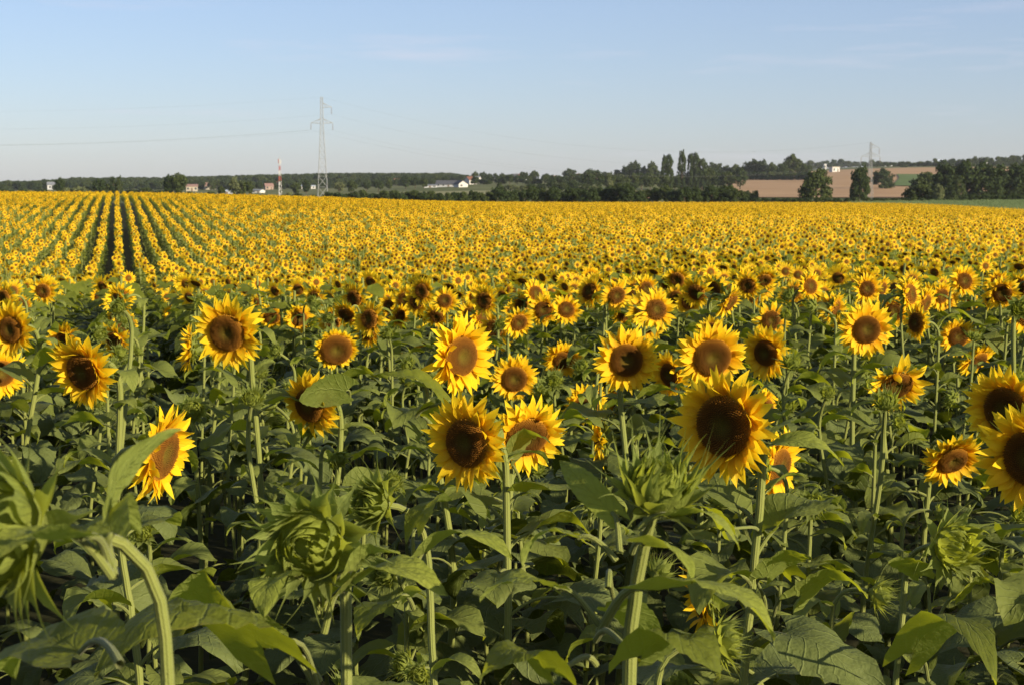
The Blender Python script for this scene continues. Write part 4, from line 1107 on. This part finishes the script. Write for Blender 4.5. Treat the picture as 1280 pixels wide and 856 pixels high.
# ------------------------------------------------------------------ buildings
def house(name, px, row, d, wpx, hpx, roofpx, wall, roof, label, yaw=0, depth=7, chimney=False, nwin=2, floors=1, gable_front=False, flat=False, cat='house'):
    """wpx/hpx/roofpx: wall width, wall height, roof height as seen. ridge runs along local X unless gable_front"""
    if px < 460: row -= 3.5; d = max(d * 1.5, 900)
    d = on_ground(px, row, d); p = pix(px, row, d); x, y = p.x, p.y
    w = wpx * d / F; h = hpx * d / F; rh = roofpx * d / F
    z = gz(x, y); sink = .6
    root = empty(name, (x, y, z), yaw)
    mb = MB(); box(mb, (0, 0, (h - sink) / 2), (w, depth, h + sink))
    if not flat:      # gable triangles
        if gable_front:
            for s in (-1, 1):
                yy = s * (depth / 2 - .1); mb.add([(-w / 2, yy, h), (w / 2, yy, h), (0, yy, h + rh)], [(0, 1, 2)])
        else:
            for s in (-1, 1):
                xx = s * (w / 2 - .1); mb.add([(xx, -depth / 2, h), (xx, depth / 2, h), (xx, 0, h + rh)], [(0, 1, 2)])
    link('wall', mb.mesh('wall', [wall], False), root)
    rb = MB()
    if flat: box(rb, (0, 0, h + rh / 2 + .003), (w + .4, depth + .4, rh))
    else:
        a, b_ = (depth / 2 + .4, w / 2 + .35) if not gable_front else (w / 2 + .4, depth / 2 + .35)
        sl = rh / (a - .4); tk = .18
        for s in (-1, 1):
            v = [(-b_, s * a, h - sl * .4), (b_, s * a, h - sl * .4), (b_, 0, h + rh), (-b_, 0, h + rh)]
            v += [(q[0], q[1], q[2] + tk) for q in v]
            if gable_front: v = [(q[1], q[0], q[2]) for q in v]
            rb.add(v, [(0, 1, 2, 3), (4, 7, 6, 5), (0, 4, 5, 1), (1, 5, 6, 2), (2, 6, 7, 3), (3, 7, 4, 0)])
    ro = link('roof', rb.mesh('roof', [roof], False), root)
    if chimney:
        cb = MB(); box(cb, (w * .22, .3, h + rh * .9), (.7, .7, 1.4)); link('chimney', cb.mesh('chimney', [M['redroof']], False), ro)
    for f_ in range(floors):
        for k in range(nwin):
            xx = (k + .5) / nwin * w - w / 2 + (.0 if nwin > 1 else -.2 * w)
            zz = h * ((f_ + .55) / floors)
            if f_ == 0 and k == nwin // 2 and nwin > 1:
                db = MB(); box(db, (xx, -depth / 2 - .03, h / floors * .36), (min(1.2, w * .15), .1, h / floors * .70)); link('door', db.mesh('door', [M['door']], False), root); continue
            wb = MB(); ww, wh = min(1.3, w / nwin * .5), h / floors * .42
            box(wb, (xx, -depth / 2 - .02, zz), (ww, .08, wh)); wo = link('window', wb.mesh('window', [M['glass']], False), root)
            if d < 700:
                fb = MB()
                for sx in (-1, 1): box(fb, (xx + sx * ww / 2, -depth / 2 - .05, zz), (.12, .12, wh + .2))
                for sz in (-1, 1): box(fb, (xx, -depth / 2 - .045, zz + sz * wh / 2), (ww - .1, .1, .12))
                link('window_frame', fb.mesh('window_frame', [M['white']], False), wo)
    tag(root, label, cat)
    return root
m_ = M
house('house', 66, 241, 620, 13, 6, 3.5, m_['grey_wall'], m_['greyroof'], 'grey gabled house partly hidden by trees at far left', .3, 8)
house('outbuilding', 72, 240, 600, 5, 5, .6, m_['white'], m_['white'], 'small bright white outbuilding beside the grey house at far left', .1, 5, nwin=1, flat=True, cat='building')
house('long_building', 240, 243, 560, 14, 6, 2.5, m_['cream'], m_['palered'], 'cream building with faded red roof, nearest the two tall trees', .2, 9, nwin=3)
house('long_building', 262, 241, 600, 30, 5, 3.5, m_['cream'], m_['palered'], 'longest low building with faded red roof at left', .05, 10, nwin=6)
house('house', 283, 240, 620, 9, 5, 3, m_['white'], m_['greyroof'], 'white house with grey roof right of the long faded-red building', -.2, 7)
house('shed', 285, 246, 520, 18, 3, 1.5, m_['grey_wall'], m_['blueroof'], 'low grey shed with pale roof below the white grey-roofed house', 0, 7, nwin=3, cat='shed')
house('house', 336, 241, 620, 10, 4.5, 3.2, m_['pink'], m_['palered'], 'pinkish house with red roof left of the mast', .3, 8)
house('house', 349, 240, 640, 9, 6, 2.5, m_['pink'], m_['redroof'], 'pinkish house at the foot of the mast', .2, 8)
house('block', 358, 236, 700, 6, 6, .8, m_['cream'], m_['grey_wall'], 'small cream flat-roofed block right of the mast', .2, 6, flat=True, floors=2, cat='building')
house('warehouse', 386, 240, 640, 17, 3.5, 1.6, m_['white'], m_['blueroof'], 'long low warehouse with pale blue roof left of the big pylon', .1, 14, nwin=4, cat='warehouse')
house('shed', 323, 245, 540, 12, 3, 1.4, m_['white'], m_['greyroof'], 'small white shed before the pinkish houses', -.3, 6, cat='shed')
house('house', 433, 232, 850, 7, 3.5, 2.2, m_['cream'], m_['palered'], 'tiny cream house right of the big pylon', .2, 7)
house('house', 429, 236, 780, 5, 2.5, 1.6, m_['cream'], m_['redroof'], 'tiny cream house just above the hedge right of the pylon', -.2, 6)
house('house', 497, 232, 860, 9, 5, 3, m_['pink'], m_['redroof'], 'reddish house among trees above the hedge', .3, 8)
house('barn', 562, 234, 760, 32, 3.2, 4.5, m_['grey_wall'], m_['darkroof'], 'long barn with dark roof and grey walls on the meadow', -.12, 9, nwin=5, cat='barn')
house('barn', 576, 234.5, 735, 12, 4.2, 4.0, m_['white'], m_['darkroof'], 'white gable-fronted barn at the right end of the dark barn', .35, 10, gable_front=True, nwin=1, cat='barn')
house('shed', 538, 235, 770, 16, 2.8, 1.0, m_['grey_wall'], m_['greyroof'], 'low grey shed left of the long dark barn', 0, 8, nwin=3, cat='shed')
house('house', 588, 231, 850, 10, 5.5, 4, m_['white'], m_['redroof'], 'white house with red roof right behind the white-gabled barn', .5, 8, chimney=True)
house('house', 596, 230, 870, 8, 6.5, 2.5, m_['white'], m_['greyroof'], 'white house with grey roof, right neighbour of the red-roofed one', -.3, 7)
house('house', 617, 226, 980, 5, 3.2, 2, m_['white'], m_['greyroof'], 'tiny white house between skyline trees', .1, 7)
house('house', 627, 225, 980, 5, 2.6, 1.8, m_['cream'], m_['greyroof'], 'tiny cream house left of the twin-gabled white house', -.1, 7)
house('house', 644, 226, 930, 9, 5, 3.6, m_['white'], m_['darkroof'], 'white house with dark roof, left of a touching pair', .35, 9, chimney=True)
house('house', 653, 225, 920, 8, 5, 3.6, m_['white'], m_['redroof'], 'white house with red roof, right of a touching pair', -.25, 8, chimney=True)
house('house', 692, 224, 950, 6, 3, 2.2, m_['cream'], m_['palered'], 'tiny cream house among trees left of the grey one', .2, 7)
house('house', 706, 227, 900, 11, 3, 2.4, m_['grey_wall'], m_['greyroof'], 'low grey house left of the cream red-roofed house', .1, 8)
house('house', 721, 224.5, 880, 10, 4.5, 2.8, m_['cream'], m_['redroof'], 'cream house with brick red roof between two dark trees', .15, 8, chimney=True)
house('house', 803, 222, 850, 10, 3.5, 3, m_['grey_wall'], m_['greyroof'], 'grey house half hidden under the skyline trees left of the poplars', -.3, 8)
house('house', 827, 219, 900, 6, 3, 2, m_['white'], m_['greyroof'], 'tiny white house just left of the poplars', .2, 7)
house('house', 1043, 216, 980, 10, 6, .8, m_['white'], m_['cream'], 'bright white cube-shaped house on the brown stubble field', .25, 6, flat=True, nwin=2)
house('house', 1031, 208, 1100, 3, 6, .8, m_['white'], m_['grey_wall'], 'tiny white tower-like house left of the white cube', .1, 4, flat=True, nwin=1)
house('house', 1107, 208, 1180, 14, 3.4, 2.2, m_['grey_wall'], m_['greyroof'], 'pale grey house on the ridge right of the far pylon', .1, 9, nwin=3)
house('house', 1176, 208, 1100, 11, 5, 2.8, m_['grey_wall'], m_['blueroof'], 'grey house with pale roof above the green field patch', -.2, 9, nwin=3)
house('house', 1234, 199, 1300, 5, 3, 2, m_['white'], m_['redroof'], 'tiny bright white house on the right skyline', .2, 8)
house('house', 1256, 201, 1250, 11, 4, 2.4, m_['grey_wall'], m_['blueroof'], 'grey house with pale blue roof on the far right skyline', .1, 9, nwin=3)
house('house', 1275, 203, 1200, 12, 4, 1.4, m_['grey_wall'], m_['greyroof'], 'long low grey building at the right edge of the skyline', .1, 9, nwin=3, cat='building')

# ------------------------------------------------------------------ pylons, mast, cables
BS = [1.0]
def bar(mb, a, b, r): tube(mb, [a, b], r * BS[0], 4, 0, True)
def pylon(px, baserow, toprow, d, flip, label, yaw):
    p = pix(px, baserow, d); z = gz(p.x, p.y); top = pix(px, toprow, d).z; H = top - z
    root = empty('pylon', (p.x, p.y, z), yaw)
    mb = MB(); w0, w1, w2 = (1.75, .5, .36) if d < 540 else (.95, .36, .25); hb = H * .72
    def wd(t): return w0 + (w1 - w0) * (t / hb) if t < hb else w1 + (w2 - w1) * ((t - hb) / (H - hb))
    lev = [0, 4.2, 7.8, 11, 13.8, 16.2, 18.4, 20.3, 22.2, 24, 25.8, 27.5, 29.2, 31, 33][:]
    lev = [l * H / 34.5 for l in lev] + [H]
    cs = [(-1, -1), (1, -1), (1, 1), (-1, 1)]
    for i in range(len(lev) - 1):
        a, b = lev[i], lev[i + 1]; wa, wb = wd(a), wd(b)
        for q in range(4):
            c0, c1 = cs[q], cs[(q + 1) % 4]
            bar(mb, (c0[0] * wa, c0[1] * wa, a), (c0[0] * wb, c0[1] * wb, b), .085)
            bar(mb, (c0[0] * wa, c0[1] * wa, a), (c1[0] * wb, c1[1] * wb, b), .036)
            bar(mb, (c1[0] * wa, c1[1] * wa, a), (c0[0] * wb, c0[1] * wb, b), .036)
            bar(mb, (c0[0] * wb, c0[1] * wb, b), (c1[0] * wb, c1[1] * wb, b), .04)
    link('lattice_body', mb.mesh('lattice_body', [M['metal']], False), root)
    ends = []
    for (zz, s) in ((H * .90, flip), (H * .745, -1), (H * .745, 1)) if True else ():
        L = 2.9 + (.3 if zz < H * .8 else 0)
        am = MB(); w = wd(zz)
        for sy in (-1, 1):
            bar(am, (s * w, sy * w, zz), (s * (w + L), 0, zz + .1), .09)
            bar(am, (s * w, sy * w, zz + 1.5), (s * (w + L), 0, zz + .1), .08)
            bar(am, (s * (w + L * .45), sy * w * .55, zz + .05), (s * w, sy * w, zz + 1.5), .05)
        arm = link('crossarm', am.mesh('crossarm', [M['metal']], False), root)
        im = MB(); e = (s * (w + L), 0, zz)
        bar(im, e, (e[0], 0, zz - 2.3), .05)
        for k in range(9):
            box(im, (e[0], 0, zz - .4 - k * .2), (.28, .28, .08))
        link('insulator', im.mesh('insulator', [M['ceramic']], False), arm)
        c, s_ = math.cos(yaw), math.sin(yaw)
        ends.append(Vector((p.x + e[0] * c, p.y + e[0] * s_, z + zz - 2.3)))
    ends.append(Vector((p.x, p.y, z + H)))
    tag(root, label, 'pylon')
    return ends
e1 = pylon(403.5, 251, 122.5, 520, 1, 'tall grey lattice electricity pylon rising behind the field left of centre', .15)
BS[0] = .62
e2 = pylon(1087, 250, 178.5, 545, 1, 'thinner farther lattice electricity pylon at right before the trees', .15)
BS[0] = 1.0
def cable(a, b, sag, label, r=.035):
    pts = []
    for i in range(41):
        t = i / 40; p = a.lerp(b, t); pts.append((p.x, p.y, p.z - 4 * sag * t * (1 - t)))
    o = a.copy(); mb = MB(); tube(mb, np.array(pts) - np.array(o), r, 5)
    ob = link('power_cable', mb.mesh('power_cable', [M['cable']])); ob.location = o
    tag(ob, label, 'power cable', 'overhead power cables')
nm_ = ['upper-arm', 'lower-left-arm', 'lower-right-arm', 'topmost']
dirv = (e1[3] - e2[3]); dirv.z = 0; dirv.normalize()
for i in range(4):
    nxt = e1[i] + dirv * 290 + Vector((0, 0, 4.0))
    cable(e1[i], nxt, 7.5, f'thin {nm_[i]} cable running left from the big pylon', .026 if i == 1 else .010)
    cable(e1[i], e2[i], 9.5, f'thin {nm_[i]} cable between the big and far pylons', .012)

pm = pix(350, 246, 640); zm = gz(pm.x, pm.y); Hm = pix(350, 198.5, 640).z - zm
root = empty('communication_mast', (pm.x, pm.y, zm)); nseg = 7
for k in range(nseg):
    mb = MB(); z0, z1 = Hm * .95 * k / nseg, Hm * .95 * (k + 1) / nseg
    w0, w1 = .75 - .4 * k / nseg, .75 - .4 * (k + 1) / nseg
    cs = [(math.cos(a), math.sin(a)) for a in (0, 2.094, 4.189)]
    for q in range(3):
        c0, c1 = cs[q], cs[(q + 1) % 3]
        bar(mb, (c0[0] * w0, c0[1] * w0, z0), (c0[0] * w1, c0[1] * w1, z1), .07)
        bar(mb, (c0[0] * w0, c0[1] * w0, z0), (c1[0] * w1, c1[1] * w1, z1), .04)
        bar(mb, (c1[0] * w0, c1[1] * w0, z0), (c0[0] * w1, c0[1] * w1, z1), .05)
    o = link('mast_section', mb.mesh('mast_section', [M['red'] if k in (3, 5) else M['white']], False), root)
for k in range(3):
    mb = MB(); an = k * 2.094 + .5; box(mb, (math.cos(an) * .6, math.sin(an) * .6, Hm * .93), (.25, .3, 1.8)); link('antenna_panel', mb.mesh('antenna_panel', [M['red'] if k == 1 else M['grey_wall']], False), root)
mb = MB(); bar(mb, (0, 0, Hm * .93), (0, 0, Hm + 1), .08); link('lightning_rod', mb.mesh('lightning_rod', [M['metal']]), root)
tag(root, 'slim red and white communication mast among the houses at left', 'radio mast')

# ------------------------------------------------------------------ light
SUN_EL, SUN_AZ = 17.0, 51.0           # azimuth measured from straight behind the camera towards the right
sd = Vector((math.sin(R(SUN_AZ)) * math.cos(R(SUN_EL)), -math.cos(R(SUN_AZ)) * math.cos(R(SUN_EL)), math.sin(R(SUN_EL))))
sl = bpy.data.lights.new('sun', 'SUN'); sl.energy = 5.0; sl.angle = R(.6); sl.color = (1, .87, .62)
so = bpy.data.objects.new('sun', sl); COL.objects.link(so); so.rotation_euler = sd.to_track_quat('Z', 'Y').to_euler(); so.location = (30, -30, 40)
w = bpy.data.worlds.new('World'); scene.world = w; w.use_nodes = True
nt = w.node_tree; nt.nodes.clear()
def wn(ty): return nt.nodes.new(ty)
out = wn('ShaderNodeOutputWorld'); bg = wn('ShaderNodeBackground'); bg.inputs[1].default_value = .071
sky = wn('ShaderNodeTexSky'); sky.sky_type = 'NISHITA'; sky.sun_disc = False
sky.sun_elevation = R(SUN_EL); sky.sun_rotation = R(180 - SUN_AZ)
sky.altitude = 100; sky.air_density = 1.0; sky.dust_density = .5; sky.ozone_density = 3.5
tc = wn('ShaderNodeTexCoord'); mp = wn('ShaderNodeMapping'); mp.inputs['Scale'].default_value = (3.5, 3.5, 30); mp.inputs['Rotation'].default_value = (0, R(-3), 0); mp.inputs['Location'].default_value = (-1.15, .3, 0)
nz = wn('ShaderNodeTexNoise'); nz.inputs['Scale'].default_value = 1.7; nz.inputs['Detail'].default_value = 7; nz.inputs['Roughness'].default_value = .62
cr = wn('ShaderNodeValToRGB'); cr.color_ramp.elements[0].position = .56; cr.color_ramp.elements[1].position = .80
cr.color_ramp.elements[1].color = (.4, .4, .4, 1)
mx = wn('ShaderNodeMix'); mx.data_type = 'RGBA'; mx.inputs[7].default_value = (6.3, 6.1, 6.0, 1)
nt.links.new(tc.outputs['Generated'], mp.inputs[0]); nt.links.new(mp.outputs[0], nz.inputs[0]); nt.links.new(nz.outputs[0], cr.inputs[0])
nt.links.new(cr.outputs[0], mx.inputs[0]); nt.links.new(sky.outputs[0], mx.inputs[6]); tn = wn('ShaderNodeMix'); tn.data_type = 'RGBA'; tn.blend_type = 'MULTIPLY'; tn.inputs[0].default_value = 1; tn.inputs[7].default_value = (1.0, .958, 1.06, 1)
pl = wn('ShaderNodeMix'); pl.data_type = 'RGBA'; pl.inputs[0].default_value = .32; pl.inputs[7].default_value = (4.0, 4.65, 5.5, 1)
nt.links.new(mx.outputs[2], pl.inputs[6]); nt.links.new(pl.outputs[2], tn.inputs[6]); nt.links.new(tn.outputs[2], bg.inputs[0]); nt.links.new(bg.outputs[0], out.inputs[0])

HAZE = True
if HAZE:
    hb = MB(); box(hb, (0, 1000, 15), (5600, 5600, 110))
    hz = hb.mesh('haze', []); hm = bpy.data.materials.new('haze'); hm.use_nodes = True; t = hm.node_tree; t.nodes.clear()
    o_ = t.nodes.new('ShaderNodeOutputMaterial'); pv = t.nodes.new('ShaderNodeVolumePrincipled')
    pv.inputs['Density'].default_value = .00006; pv.inputs['Color'].default_value = (.86, .90, .96, 1); pv.inputs['Anisotropy'].default_value = .2
    t.links.new(pv.outputs[0], o_.inputs['Volume']); hz.materials.append(hm)
    ho = link('haze', hz); tag(ho, 'thin pale summer haze over the far country', 'haze', kind='stuff')

# ------------------------------------------------------------------ camera
cd = bpy.data.cameras.new('camera'); co = bpy.data.objects.new('camera', cd); COL.objects.link(co)
co.location = CAM; co.rotation_euler = (math.pi / 2 - PITCH, 0, 0)
cd.sensor_width = 36; cd.lens = F / 1280 * 36; cd.clip_start = .05; cd.clip_end = 30000
cd.dof.use_dof = True; cd.dof.focus_distance = 4.6; cd.dof.aperture_fstop = 13.0
scene.camera = co
vs = scene.view_settings; vs.view_transform = 'Standard'; vs.look = 'None'; vs.exposure = .97; vs.gamma = 1
scene.cycles.max_bounces = 6; scene.cycles.diffuse_bounces = 3; scene.cycles.transmission_bounces = 4; scene.cycles.volume_bounces = 0
